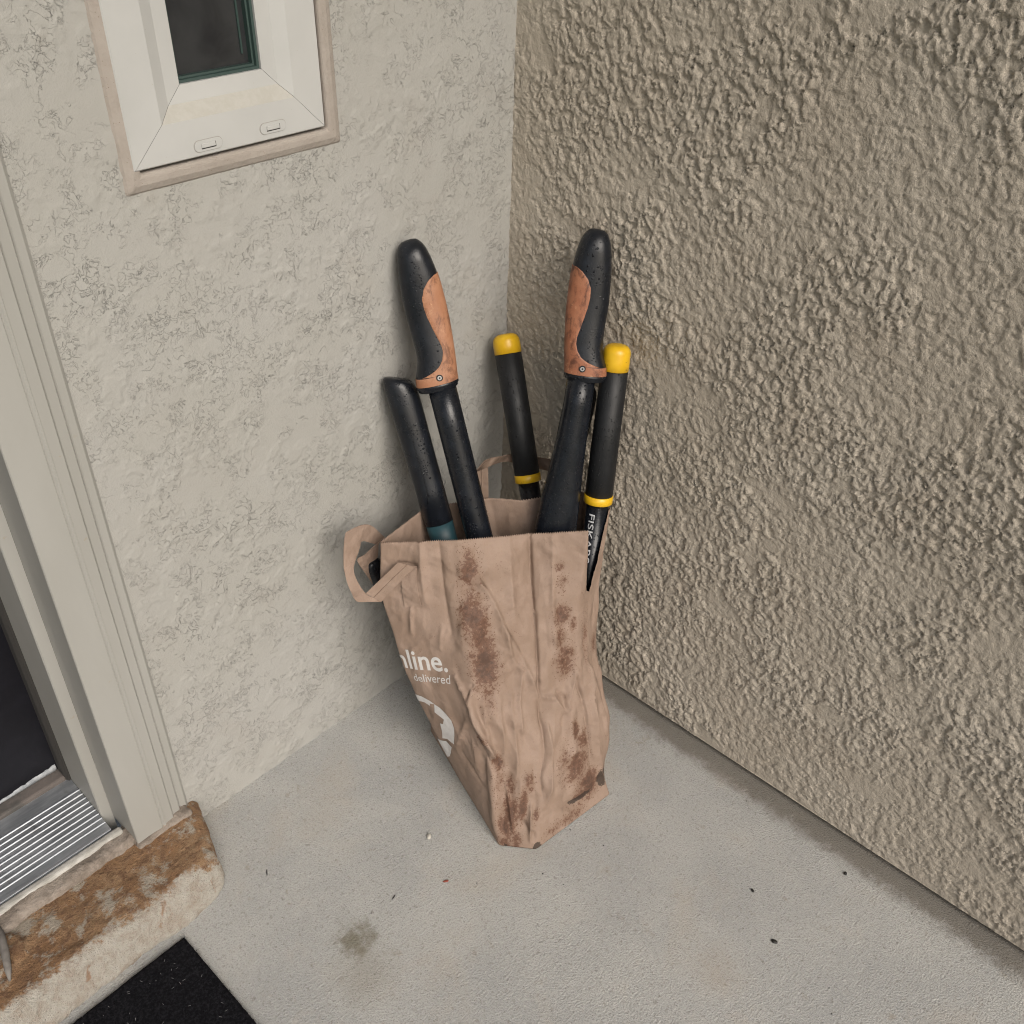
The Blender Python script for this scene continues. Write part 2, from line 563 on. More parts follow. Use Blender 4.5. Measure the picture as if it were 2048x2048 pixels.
# left stucco wall in the plane y = 0 (door opening to the left, window hole)
WX0, WX1, WZ0, WZ1 = -.5165, -.2835, .8885, 2.02       # hole for the window
def gridmesh(name, P, keep, extra_v, extra_f, m):
    """dense plaster sheet from an array of points, fast"""
    nz, nx = P.shape[:2]
    idx = np.arange(nz * nx).reshape(nz, nx)
    Q = np.stack([idx[:-1, :-1], idx[:-1, 1:], idx[1:, 1:], idx[1:, :-1]], -1).reshape(-1, 4)
    Q = Q[keep.ravel()]
    V = P.reshape(-1, 3)
    if extra_v:
        Q = np.concatenate([Q, np.array(extra_f) + len(V)])
        V = np.concatenate([V, np.array(extra_v)])
    me = bpy.data.meshes.new(name)
    me.vertices.add(len(V)); me.vertices.foreach_set('co', V.astype(np.float32).ravel())
    me.loops.add(Q.size); me.loops.foreach_set('vertex_index', Q.astype(np.int32).ravel())
    me.polygons.add(len(Q)); me.polygons.foreach_set('loop_start', np.arange(0, Q.size, 4, dtype=np.int32))
    me.update(calc_edges=True); me.validate()
    return link(name, me, m, None, True)

def plaster_fine(a, b):
    """skip-trowelled, nearly flat finish: low plates with sharp lips"""
    wa = a + .006 * (fbm(a * 45, b * 45 + 9, 3) - .5) * 2; wb = b + .006 * (fbm(a * 45 + 5, b * 45, 3) - .5) * 2
    n1 = fbm(wa * 42, wb * 42, 4)
    amp = sstep(fbm(a * 13 + 4, b * 13, 3), .42, .60)
    n2 = fbm(wa * 95 + 3, wb * 95, 3)
    h = .00065 * sstep(n1, .52, .545) * (.2 + amp) + .0004 * sstep(n2, .60, .63) * amp + .0004 * (fbm(a * 18, b * 18, 3) - .5)
    return h + .0012 * (fbm(a * 3, b * 3, 2) - .5)
def plaster_coarse(a, b):
    """dashed finish: ragged lumps, drips and a few trowelled flats"""
    wa = a + .010 * (fbm(a * 50, b * 50 + 9, 3) - .5); wb = b + .010 * (fbm(a * 50 + 5, b * 50, 3) - .5)
    wb = wb * .85 + wa * .15
    flat = sstep(fbm(a * 10 + 2, b * 13 + 7, 3), .64, .70)
    big = sstep(fbm(wa * 82, wb * 82, 5), .44, .475)
    mid = sstep(fbm(wa * 150 + 8, wb * 150, 4), .43, .50)
    sml = fbm(wa * 300, wb * 300, 2)
    area = .6 + .8 * sstep(fbm(a * 6 + 1, b * 6, 3), .38, .62)
    h = (.0023 * big + .0011 * mid) * area + .0013 * (sml - .5) + .0012 * (fbm(wa * 105 + 3, wb * 105, 3) - .5)
    return h * (1 - .7 * flat) + .0008 * flat + .002 * (fbm(a * 4, b * 4, 2) - .5) - .0026

def left_wall():
    st = .0021
    x0, x1, z1 = -.628, .046, 1.16
    nx = int((x1 - x0) / st) + 1; nz = int(z1 / st) + 1
    cx = np.linspace(x0, x1, nx); cz = np.linspace(0, z1, nz)
    X, Z = np.meshgrid(cx, cz)
    h = plaster_fine(X + 3, Z)
    h *= sstep(X, x0, x0 + .012)
    P = np.stack([X, -h, Z], -1)
    xc = (cx[:-1] + cx[1:]) / 2; zc = (cz[:-1] + cz[1:]) / 2
    XC, ZC = np.meshgrid(xc, zc)
    keep = ~((XC > WX0) & (XC < WX1) & (ZC > WZ0) & (ZC < WZ1))
    V, F = [], []
    def quad(xa, xb, za, zb):
        k = len(V)
        V.extend([[xa, 0, za], [xb, 0, za], [xb, 0, zb], [xa, 0, zb]])
        F.append((k, k + 1, k + 2, k + 3))
    quad(x0, WX0, z1, 2.5); quad(WX1, x1, z1, 2.5); quad(WX0, WX1, WZ1, 2.5)
    quad(-1.86, x0, 2.16, 2.5); quad(-3.2, -1.86, 0, 2.5)
    o = gridmesh('stucco_wall', P, keep, V, F, 'stucco_left')
    tag(o, 'left stucco wall with the small window, beside the door', 'wall')
left_wall()
def right_wall():
    st = .0015
    y0, y1, z0, z1 = -1.02, .004, .010, 1.18
    ny = int((y1 - y0) / st) + 1; nz = int((z1 - z0) / st) + 1
    Y, Z = np.meshgrid(np.linspace(y1, y0, ny), np.linspace(z0, z1, nz))
    h = plaster_coarse(-Y + 1, Z + 2)
    h = h * (.45 + .55 * sstep(-Y, .0, .10))
    h = np.where(Z < .03, h * (.4 + .6 * (Z - z0) / .02), h)
    P = np.stack([-h + LEAN * Z, Y, Z], -1)
    V, F = [], []
    def quad(ya, yb, za, zb):
        k = len(V)
        V.extend([[LEAN * za, ya, za], [LEAN * za, yb, za], [LEAN * zb, yb, zb], [LEAN * zb, ya, zb]])
        F.append((k, k + 1, k + 2, k + 3))
    quad(y1, y0, z1, 2.5); quad(y0, RW_END, z0, 2.5)
    # under edge of the plaster and the foot of the wall behind it
    k = len(V)
    V.extend([[0, y1, z0], [0, RW_END, z0], [.012, RW_END, z0], [.012, y1, z0], [.012, RW_END, -.01], [.012, y1, -.01],
              [LEAN * 2.5, RW_END, 2.5], [.14, RW_END, 2.5], [.14, RW_END, 0]])
    F.append((k + 3, k + 2, k + 1, k)); F.append((k + 5, k + 4, k + 2, k + 3)); F.append((k + 1, k + 6, k + 7, k + 8))
    o = gridmesh('stucco_wall', P, np.ones((nz - 1, ny - 1), bool), V, F, 'stucco_right')
    tag(o, 'rough stucco wall on the right, coarse dashed texture', 'wall')
RW_END = -1.25
LEAN = .018          # the wall is a little out of plumb
right_wall()

# ------------------------------------------------------------------ window
def frustum_ring(bm, x0, x1, z0, z1, prof):
    """mitred rectangular moulding: prof = [(inset, y)...]; returns nothing, whole ring"""
    loops = []
    for ins, y in prof:
        loops.append([bm.verts.new(p) for p in ((x0 + ins, y, z0 + ins), (x1 - ins, y, z0 + ins), (x1 - ins, y, z1 - ins), (x0 + ins, y, z1 - ins))])
    for a, b in zip(loops, loops[1:]):
        for i in range(4):
            bm.faces.new((a[i], a[(i + 1) % 4], b[(i + 1) % 4], b[i]))

def rail(name, x0, x1, z0, z1, prof, side, parent, mats, gap=.00022):
    """one mitred member (0 bottom, 1 right, 2 top, 3 left) of the sash; prof = [(inset, y, material index)...]"""
    V, F, MI = [], [], []
    for ins, y, _ in prof:
        c = [(x0 + ins, z0 + ins), (x1 - ins, z0 + ins), (x1 - ins, z1 - ins), (x0 + ins, z1 - ins)]
        a = Vector(c[side]); b = Vector(c[(side + 1) % 4])
        d = (b - a).normalized() * gap
        a += d; b -= d
        V += [(a.x, y, a.y), (b.x, y, b.y)]
    for i in range(len(prof) - 1):
        F.append((2 * i, 2 * i + 1, 2 * i + 3, 2 * i + 2)); MI.append(prof[i][2])
    o = mesh(name, V, F, None, parent)
    for m in mats:
        o.data.materials.append(MAT[m])
    o.data.polygons.foreach_set('material_index', MI)
    return o

win = empty('window', (-.40, 0, .86))
tag(win, 'small white vinyl window with a dark pane set in the left wall', 'window')
WB = .8965; WT = 2.0; WL = -.5140; WR = -.2888
bm = bmesh.new()
frustum_ring(bm, -.5275, -.2630, .8715, WT + .022, [(0, .003), (.005, -.0020), (.011, -.0045), (.0185, -.0046), (.0215, -.002), (.0215, .03)])
o = bmobj('trim', bm, 'tan_trim', win)
md = o.modifiers.new('bevel', 'BEVEL'); md.width = .002; md.segments = 2
for p in o.data.polygons: p.use_smooth = False
boxobj('backing', (WL - .01, WR + .01, .03, .034, WB - .01, WT + .01), 'gap', win)
prof = [(0, .030, 0), (0, -.0045, 0), (.0012, -.0058, 0), (.0360, -.0058, 1), (.0500, .0010, 0), (.0660, .0025, 0), (.0662, .018, 0)]
for side, nm in enumerate(('bottom_rail', 'stile', 'top_rail', 'stile')):
    mats = ['vinyl', 'vinyl_dirty' if side == 0 else 'vinyl']
    r_ = rail(nm, WL, WR, WB, WT, prof, side, win, mats)
# gasket and pane
bm = bmesh.new()
frustum_ring(bm, WL + .0662, WR - .0662, WB + .0662, WT - .0662, [(0, .0055), (.0025, .0062), (.0028, .010), (.0045, .0105), (.0045, .02)])
bmobj('gasket', bm, 'gasket', win)
boxobj('glass_pane', (WL + .0662, WR - .0662, .0165, .0225, WB + .0662, WT - .0662), 'glass', win)
boxobj('spacer', (WR - .0662 - .0125, WR - .0662 - .0105, .0150, .0163, WB + .08, WT - .08), 'gasket', win)
def weep(cx, cz):
    # oval cover plate with a little hooded slot
    bm = bmesh.new()
    a, r = .0105, .0052
    pts = []
    for i in range(17):
        th = -math.pi / 2 + math.pi * i / 16
        pts.append((cx + a + r * math.cos(th), cz + r * math.sin(th)))
    for i in range(17):
        th = math.pi / 2 + math.pi * i / 16
        pts.append((cx - a + r * math.cos(th), cz + r * math.sin(th)))
    f = bm.faces.new([bm.verts.new((x, -.0061, z)) for x, z in pts])
    ex = bmesh.ops.extrude_face_region(bm, geom=[f])
    for v in [g for g in ex['geom'] if isinstance(g, bmesh.types.BMVert)]:
        v.co.y -= .0006
    o = bmobj('weep_cover', bm, 'vinyl', win)
    bm = bmesh.new()
    bm.faces.new([bm.verts.new((cx + (x - cx) * 1.045, -.00598, cz + (z - cz) * 1.12)) for x, z in pts])
    bmobj('outline', bm, 'seamline', o)
    boxobj('slot', (cx - .0082, cx + .0082, -.0070, -.0068, cz - .0030, cz - .0021), 'gap', o)
    boxobj('slot', (cx + .0074, cx + .0082, -.0070, -.0068, cz - .0020, cz + .0022), 'gap', o)
    boxobj('hood', (cx - .0082, cx + .0072, -.0082, -.0068, cz - .0019, cz + .0022), 'vinyl', o, .0004, 1)
weep(-.4325, .9063); weep(-.3555, .9085)
adopt(win)

# ------------------------------------------------------------------ door, frame, threshold, step, mat
DX1 = -.7237
fr = empty('door_frame', (-.68, 0, .055))
tag(fr, 'cream painted door casing and jamb at the left edge', 'door frame')
def extrude_z(name, prof, z0, z1, m, parent, closed=True, smooth=False):
    n = len(prof)
    V = [(x, y, z0) for x, y in prof] + [(x, y, z1) for x, y in prof]
    F = [(i, (i + 1) % n, n + (i + 1) % n, n + i) for i in range(n)]
    F.append(tuple(range(n - 1, -1, -1))); F.append(tuple(range(n, 2 * n)))
    return mesh(name, V, F, m, parent, smooth)
CZ1 = 2.14
extrude_z('casing', [(-.7090, .046), (-.7090, -.0155), (-.7080, -.0168), (-.6725, -.0168), (-.6716, -.0152), (-.6707, -.0152), (-.6690, -.0168),
                     (-.6668, -.0168), (-.6660, -.0150), (-.6650, -.0150), (-.6545, -.0140), (-.6530, -.0115), (-.6515, -.0105), (-.6415, -.0090), (-.6400, -.0060), (-.6400, .046)],
          .054, CZ1, 'trim', fr)
extrude_z('edge_bead', [(-.6396, .04), (-.6396, -.0040), (-.6375, -.0058), (-.6300, -.0050), (-.6262, -.0015), (-.6262, .04)], .012, CZ1, 'trim', fr)
extrude_z('jamb', [(-.7237, .1235), (-.7237, .0485), (-.7225, .0469), (-.7090, .0469), (-.7090, .1235)], .03, CZ1, 'trim', fr)
boxobj('head_casing', (-1.86, -.63, -.0165, .12, CZ1, CZ1 + .09), 'trim', fr, .002)
boxobj('hinge_jamb', (-1.74, -1.72, .046, .1235, .06, CZ1), 'trim', fr, .002)
boxobj('far_casing', (-1.82, -1.735, -.0165, .046, .055, CZ1), 'trim', fr, .002)
extrude_z('weatherstrip', [(-.7237, .1240), (-.7265, .1240), (-.7300, .1290), (-.7300, .145), (-.7237, .145)], .074, CZ1, 'gap', fr)
adopt(fr)
dr = empty('door', (-1.2, .15, .08))
tag(dr, 'black painted door with a chipped white bottom corner', 'door')
boxobj('slab', (-1.72, -.7270, .1465, .190, .0875, CZ1 - .003), 'door', dr, .0015)
boxobj('sweep', (-1.715, -.7280, .1280, .1500, .0765, .0868), 'sweep', dr, .003)
# chipped strip of bare primer along the bottom edge
def chip():
    n = 60
    V, F = [], []
    for i in range(n + 1):
        t = i / n
        x = -.7315 - .118 * t
        h = .0105 * (1 - t) ** .8 * (0.6 + .8 * fbm(t * 17, 3.3)) + .0004
        b = .0002 + .0014 * fbm(t * 23, 9.1)
        V += [(x, .1452, .0875 + b), (x, .1448, .0875 + b + h * .5), (x, .1458, .0875 + b + h)]
    for i in range(n):
        for k in (0, 1):
            a = 3 * i + k
            F.append((a, a + 3, a + 4, a + 1))
    o = mesh('chipped_strip', V, F, 'chip', dr, True)
    md = o.modifiers.new('solid', 'SOLIDIFY'); md.thickness = .0008; md.offset = 1
chip()
adopt(dr)
th = empty('threshold', (-1.2, .06, .05))
tag(th, 'ribbed aluminium door threshold below the black door', 'threshold')
def threshold():
    prof = [(.022, .050), (.022, .0655), (.0235, .0668)]
    ridges = [.0364 + .0083 * i for i in range(9)]
    zz = lambda y: .0665 + (y - .0235) * .125
    for r in ridges:
        prof += [(r - .0014, zz(r)), (r - .0007, zz(r) + .0011), (r + .0007, zz(r) + .0011), (r + .0014, zz(r))]
    prof += [(.1300, zz(.13)), (.1300, .05)]
    n = len(prof)
    xs = (-1.72, -.7242)
    V = [(xs[0], y, z) for y, z in prof] + [(xs[1], y, z) for y, z in prof]
    F = [(i, n + i, n + (i + 1) % n, (i + 1) % n) for i in range(n)]
    F += [tuple(range(n)), tuple(range(2 * n - 1, n - 1, -1))]
    mesh('plate', V, F, 'alu', th)
    for r in ridges:
        boxobj('rib', (-1.7195, -.7262, r - .00035, r + .00035, zz(r) + .0009, zz(r) + .0015), 'alu_worn', th)
threshold()
boxobj('lip', (-1.72, -.7130, .0095, .0218, .045, .0650), 'white_lip', th, .004, 3)
boxobj('bright_edge', (-1.7190, -.7240, .0219, .0245, .0660, .0674), 'alu_worn', th)
adopt(th)

def rounded_slab(name, x0, x1, y0, y1, z0, z1, r, step, m, parent, fn=None):
    """dense rounded box with a relief function fn(p, n) -> offset"""
    V, F = [], []
    lo = np.array([x0, y0, z0]); hi = np.array([x1, y1, z1])
    def face(ax, sgn):
        a, b = [i for i in range(3) if i != ax]
        na = max(2, int((hi[a] - lo[a]) / step) + 1); nb = max(2, int((hi[b] - lo[b]) / step) + 1)
        A, B = np.meshgrid(np.linspace(lo[a], hi[a], na), np.linspace(lo[b], hi[b], nb))
        P = np.zeros((A.size, 3)); P[:, a] = A.ravel(); P[:, b] = B.ravel(); P[:, ax] = hi[ax] if sgn > 0 else lo[ax]
        k = sum(len(v) for v in V)
        V.append(P)
        for f in grid_faces(na, nb):
            f = tuple(i + k for i in f)
            flip = (sgn > 0) ^ (ax == 1)
            F.append(f if flip else f[::-1])
    for ax in range(3):
        for sgn in (-1, 1):
            face(ax, sgn)
    P = np.concatenate(V)
    core = np.clip(P, lo + r, hi - r)
    d = P - core
    l = np.linalg.norm(d, axis=1, keepdims=True)
    nrm = d / np.maximum(l, 1e-9)
    P = core + nrm * r
    if fn is not None:
        P = P + nrm * fn(P, nrm)[:, None]
    o = mesh(name, P, F, m, parent, True)
    bm = bmesh.new(); bm.from_mesh(o.data)
    bmesh.ops.remove_doubles(bm, verts=bm.verts, dist=1e-5)
    bmesh.ops.recalc_face_normals(bm, faces=bm.faces)
    bm.to_mesh(o.data); bm.free()
    return o

st = empty('stone_step', (-.95, -.06, 0))
tag(st, 'rust-brown flagstone doorstep with a pale broken front edge', 'step')
def stone_rel(P, n):
    x, y, z = P.T
    h = .009 * (fbm(x * 22, y * 22 + z * 40, 5) - .45) + .005 * (fbm(x * 110, y * 70 + z * 80, 4) - .45)
    # front edge wanders and leans
    front = np.clip((-.06 - y) / .06, 0, 1)
    h += front * .012 * (fbm(x * 9 + 3, z * 14, 3) - .5)
    return h
def step_shape():
    o = rounded_slab('slab', -1.62, -.643, -.127, .010, -.008, .050, .016, .0038, 'stone', st, stone_rel)
    co = np.zeros(len(o.data.vertices) * 3); o.data.vertices.foreach_get('co', co); co = co.reshape(-1, 3)
    x, y, z = co.T.copy()
    # the top is tipped a little, the front face leans back, the right end is chipped round
    lean = np.clip((z - .005) / .045, 0, 1) * np.clip((-.05 - y) / .075, 0, 1)
    co[:, 1] += .020 * lean * (.8 + .5 * fbm(x * 12, z * 0 + 2.2, 3))
    endc = np.clip((x + .70) / .05, 0, 1)
    co[:, 0] += endc * (.030 * np.clip((y + .10) / .10, 0, 1) ** 1.0)
    co[:, 1] += endc ** 2 * .010 * np.clip((-.09 - y) / .03, 0, 1)
    # raised flake at the left with an undercut lip
    d = np.hypot((x + .925) / .055, (y + .035) / .030) + .5 * (fbm(x * 40, y * 40, 3) - .5)
    co[:, 2] += np.where(z > .03, .007 * np.clip((1.0 - d) * 9, 0, 1), 0)
    o.data.vertices.foreach_set('co', co.ravel()); o.data.update()
step_shape()
def mortar_rel(P, n):
    x, y, z = P.T
    return .010 * (fbm(x * 30, y * 60 + z * 30, 5) - .45)
rounded_slab('mortar', -1.62, -.702, -.010, .020, .030, .0605, .009, .0036, 'mortar', st, mortar_rel)
rounded_slab('sealant', -.712, -.630, -.024, .030, .035, .0565, .006, .003, 'mortar', st, lambda P, n: .006 * (fbm(P[:, 0] * 60, P[:, 1] * 60, 4) - .5))
adopt(st)

dm = empty('doormat', (-.95, -.35, 0))
tag(dm, 'black felt doormat corner lying against the stone step', 'doormat')
rounded_slab('base', -1.45, -.7290, -.62, -.1435, .0005, .0075, .0022, .004, 'mat', dm, lambda P, n: .0016 * (fbm(P[:, 0] * 130, P[:, 1] * 130, 3) - .45))
def pile():
    V, F = [], []
    def blade(x, y, h, wd, k):
        a = random.uniform(0, 6.28); t = random.uniform(.2, 1.2)
        dx, dy = math.cos(a), math.sin(a)
        b = len(V)
        V.extend([(x - dy * wd, y + dx * wd, .0068), (x + dy * wd, y - dx * wd, .0068), (x + dx * h * t, y + dy * h * t, .0068 + h)])
        F.append((b, b + 1, b + 2))
    for i in range(16000):
        y = random.uniform(-.36, -.1440); x = random.uniform(-.90, -.7290)
        blade(x, y, random.uniform(.001, .003), random.uniform(.0002, .00045), i)
    o = mesh('pile', V, F, 'mat', dm); o['kind'] = 'stuff'
    V.clear(); F.clear()
    for i in range(90):
        y = random.uniform(-.36, -.146); x = random.uniform(-.90, -.731)
        a = random.uniform(0, 6.28); l = random.uniform(.001, .004); b = len(V); wd = .00018
        dx, dy = math.cos(a), math.sin(a)
        z = .0098
        V.extend([(x - dy * wd, y + dx * wd, z), (x + dy * wd, y - dx * wd, z), (x + dx * l + dy * wd, y + dy * l - dx * wd, z + .0006), (x + dx * l - dy * wd, y + dy * l + dx * wd, z + .0006)])
        F.append((b, b + 1, b + 2, b + 3))
    o = mesh('lint', V, F, 'lint', dm); o['kind'] = 'stuff'
pile()
adopt(dm)

# ------------------------------------------------------------------ paper bag
#BAG-BEGIN
LINES = {
 'B': [(0, -0.3505, -0.3392, 0.0), (0.0803, -0.3454, -0.325, 0.034), (0.1819, -0.3349, -0.3105, 0.0774), (0.2645, -0.3275, -0.2981, 0.1124), (0.3562, -0.3226, -0.2816, 0.1508), (0.467, -0.3202, -0.2593, 0.1966), (0.5585, -0.3079, -0.2472, 0.2334), (0.6784, -0.2966, -0.2258, 0.2795), (0.7852, -0.2855, -0.2075, 0.3207), (1, -0.261, -0.1726, 0.4037)],
 'C': [(0, -0.3193, -0.381, 0.0), (0.2082, -0.2779, -0.3533, 0.0769), (0.3117, -0.2591, -0.3373, 0.1151), (0.4862, -0.2373, -0.3033, 0.1826), (0.6642, -0.2121, -0.2727, 0.2523), (0.8319, -0.1908, -0.2413, 0.3178), (1, -0.1656, -0.2139, 0.3838)],
 'D': [(0, -0.1735, -0.3974, 0.0), (0.0717, -0.1742, -0.3838, 0.0281), (0.2192, -0.1699, -0.3625, 0.087), (0.3945, -0.1649, -0.3363, 0.1559), (0.5114, -0.162, -0.3173, 0.2006), (0.7792, -0.1414, -0.2879, 0.3055), (0.8847, -0.1288, -0.2811, 0.3476), (1, -0.1151, -0.2736, 0.3937)],
 'E': [(0, -0.1535, -0.3474, 0.0), (0.116, -0.1293, -0.3566, 0.0472), (0.3214, -0.1177, -0.3286, 0.1291), (0.4679, -0.1123, -0.3054, 0.1873), (0.6476, -0.097, -0.2891, 0.2589), (1, -0.0565, -0.2654, 0.3959)],
 'Y': [(0, -.118, -.305, 0), (.6, -.070, -.245, .234), (1, -.042, -.200, .385)],
 'X': [(0, -.1331, -.2723, 0), (1, -.1231, -.1599, .39)],
 'F': [(0, -.10, -.17, 0), (1, -.1504, -.1238, .39)],
 'G': [(0, -.275, -.118, 0), (1, -.2275, -.076, .39)],
 'A': [(0, -.3128, -.2286, 0), (.3756, -.3342, -.1678, .1428), (.5398, -.3417, -.1423, .2057), (.706, -.3411, -.1207, .271), (.8156, -.3413, -.1061, .3141), (1, -.3252, -.0904, .39)],
}
ORDER = ['D', 'E', 'Y', 'X', 'F', 'G', 'A', 'B', 'C', 'D']
SEG = [.065, .07, .06, .06, .10, .11, .11, .09, .09]
UC = np.concatenate([[0], np.cumsum(SEG)]); UT = UC[-1]          # D 0, E .065, X .195, F .255, G .355, A .465, B .575, C .665, D .755
BH = .44
def pchip(x, xp, yp):
    xp = np.array(xp, float); yp = np.array(yp, float)
    if len(xp) == 2:
        return np.interp(x, xp, yp)
    h = np.diff(xp); d = np.diff(yp) / h
    m = np.zeros(len(xp)); m[0] = d[0]; m[-1] = d[-1]
    for i in range(1, len(xp) - 1):
        m[i] = (d[i - 1] * h[i] + d[i] * h[i - 1]) / (h[i] + h[i - 1])
    k = np.clip(np.searchsorted(xp, x) - 1, 0, len(xp) - 2)
    t = (x - xp[k]) / h[k]
    return ((2 * t ** 3 - 3 * t ** 2 + 1) * yp[k] + (t ** 3 - 2 * t ** 2 + t) * h[k] * m[k] + (-2 * t ** 3 + 3 * t ** 2) * yp[k + 1] + (t ** 3 - t ** 2) * h[k] * m[k + 1])
TEAR0 = .752         # the tear beside the fold D starts here
USEAM = .029
NU, NV = 516, 148
def tear_edges(v):
    """distances of the right and left edges of the tear from the fold D"""
    if v <= TEAR0:
        return USEAM, USEAM
    t = (v - TEAR0) / (1 - TEAR0)
    jag = float(fbm(v * 70, 5.5, 3) - .5)
    r = .030 + .028 * t + .007 * jag
    l = .020 * (1 - t) + .002 * float(fbm(v * 90, 8.5, 2) - .5)
    k = min(1, t / .06)
    return lerp(USEAM + .001, r, k), max(0.0, lerp(USEAM - .001, l, k))
def lerp(a, b, t):
    return a + (b - a) * t
def smooth_u(P, k):
    for _ in range(k):
        P[:, 1:-1] = P[:, 1:-1] * .5 + (P[:, :-2] + P[:, 2:]) * .25
    return P
# creases: (u0, v0, u1, v1, amplitude m, width m) ; filled from measured folds
CREASES = []
def fold(a, wd, *pts):
    for p, q in zip(pts, pts[1:]):
        CREASES.append((*p, *q, a * 1.7, wd * .85))
fold(.0045, .007, (.595, .878), (.613, .803), (.623, .721), (.630, .619), (.643, .585))
fold(.0040, .006, (.623, .721), (.640, .640), (.667, .490))
fold(.0045, .006, (.548, .558), (.571, .483))
fold(.0075, .007, (.571, .530), (.577, .360), (.587, .300))
fold(-.0040, .006, (.560, .520), (.566, .380), (.576, .290))
fold(.0045, .005, (.671, .490), (.693, .469), (.708, .401), (.7195, .412))
fold(-.0040, .005, (.700, .480), (.716, .440))
fold(.0035, .006, (.746, .510), (.715, .415))
fold(.0050, .006, (.777, .490), (.7635, .381), (.756, .218), (.753, .075))
fold(-.0045, .006, (.742, .500), (.744, .381), (.743, .218), (.741, .105))
fold(-.0050, .006, (.700, .075), (.730, .058), (.760, .095))
fold(.0035, .005, (.703, .060), (.705, .005))
fold(.0030, .007, (.627, .510), (.618, .245))
fold(.0035, .006, (.642, .585), (.633, .354))
fold(.0028, .006, (.611, .497), (.602, .313))
fold(-.0040, .005, (.6653, .480), (.667, .306), (.6594, .231), (.667, .170))
fold(.0040, .006, (.674, .400), (.676, .250), (.672, .140))
fold(.0030, .006, (.564, .442), (.516, .279))
fold(.0028, .008, (.542, .728), (.533, .646))
fold(.0024, .006, (.589, .503), (.583, .333))
fold(-.0035, .006, (.629, .095), (.661, .041))
fold(.0045, .006, (.645, .150), (.650, .020))
fold(.0030, .007, (.686, .238), (.718, .252))
fold(-.0030, .005, (.573, .544), (.567, .497))
fold(-.0045, .004, (.665, 1.0), (.668, .796), (.668, .500))
fold(.0045, .012, (.522, 1.0), (.526, .80))
fold(-.0030, .010, (.548, 1.0), (.552, .70))
fold(.0030, .012, (.637, 1.0), (.638, .74))
fold(.0030, .004, (.505, .796), (.495, .690))
fold(.0030, .012, (.700, 1.0), (.705, .62))
fold(-.0025, .005, (.520, .250), (.560, .150))
fold(.0030, .006, (.600, .210), (.612, .060))
fold(-.0050, .006, (.490, .935), (.518, .925))
def crease_field(U, V):
    X = U; Y = V * BH
    h = np.zeros_like(U)
    for (u0, v0, u1, v1, a, wd) in CREASES:
        ax, ay, bx, by = u0, v0 * BH, u1, v1 * BH
        dx, dy = bx - ax, by - ay
        L2 = dx * dx + dy * dy
        t = ((X - ax) * dx + (Y - ay) * dy) / L2
        tc = np.clip(t, 0, 1)
        d = np.hypot(X - ax - tc * dx, Y - ay - tc * dy)
        sgn = ((X - ax) * dy - (Y - ay) * dx) / math.sqrt(L2)
        env = np.clip(np.sin(np.pi * np.clip(t * .86 + .07, 0, 1)), 0, 1) ** .5
        h += a * env * np.where(sgn > 0, np.exp(-np.abs(d) / wd), np.exp(-(d / (wd * .55)) ** 1.3))
    return h
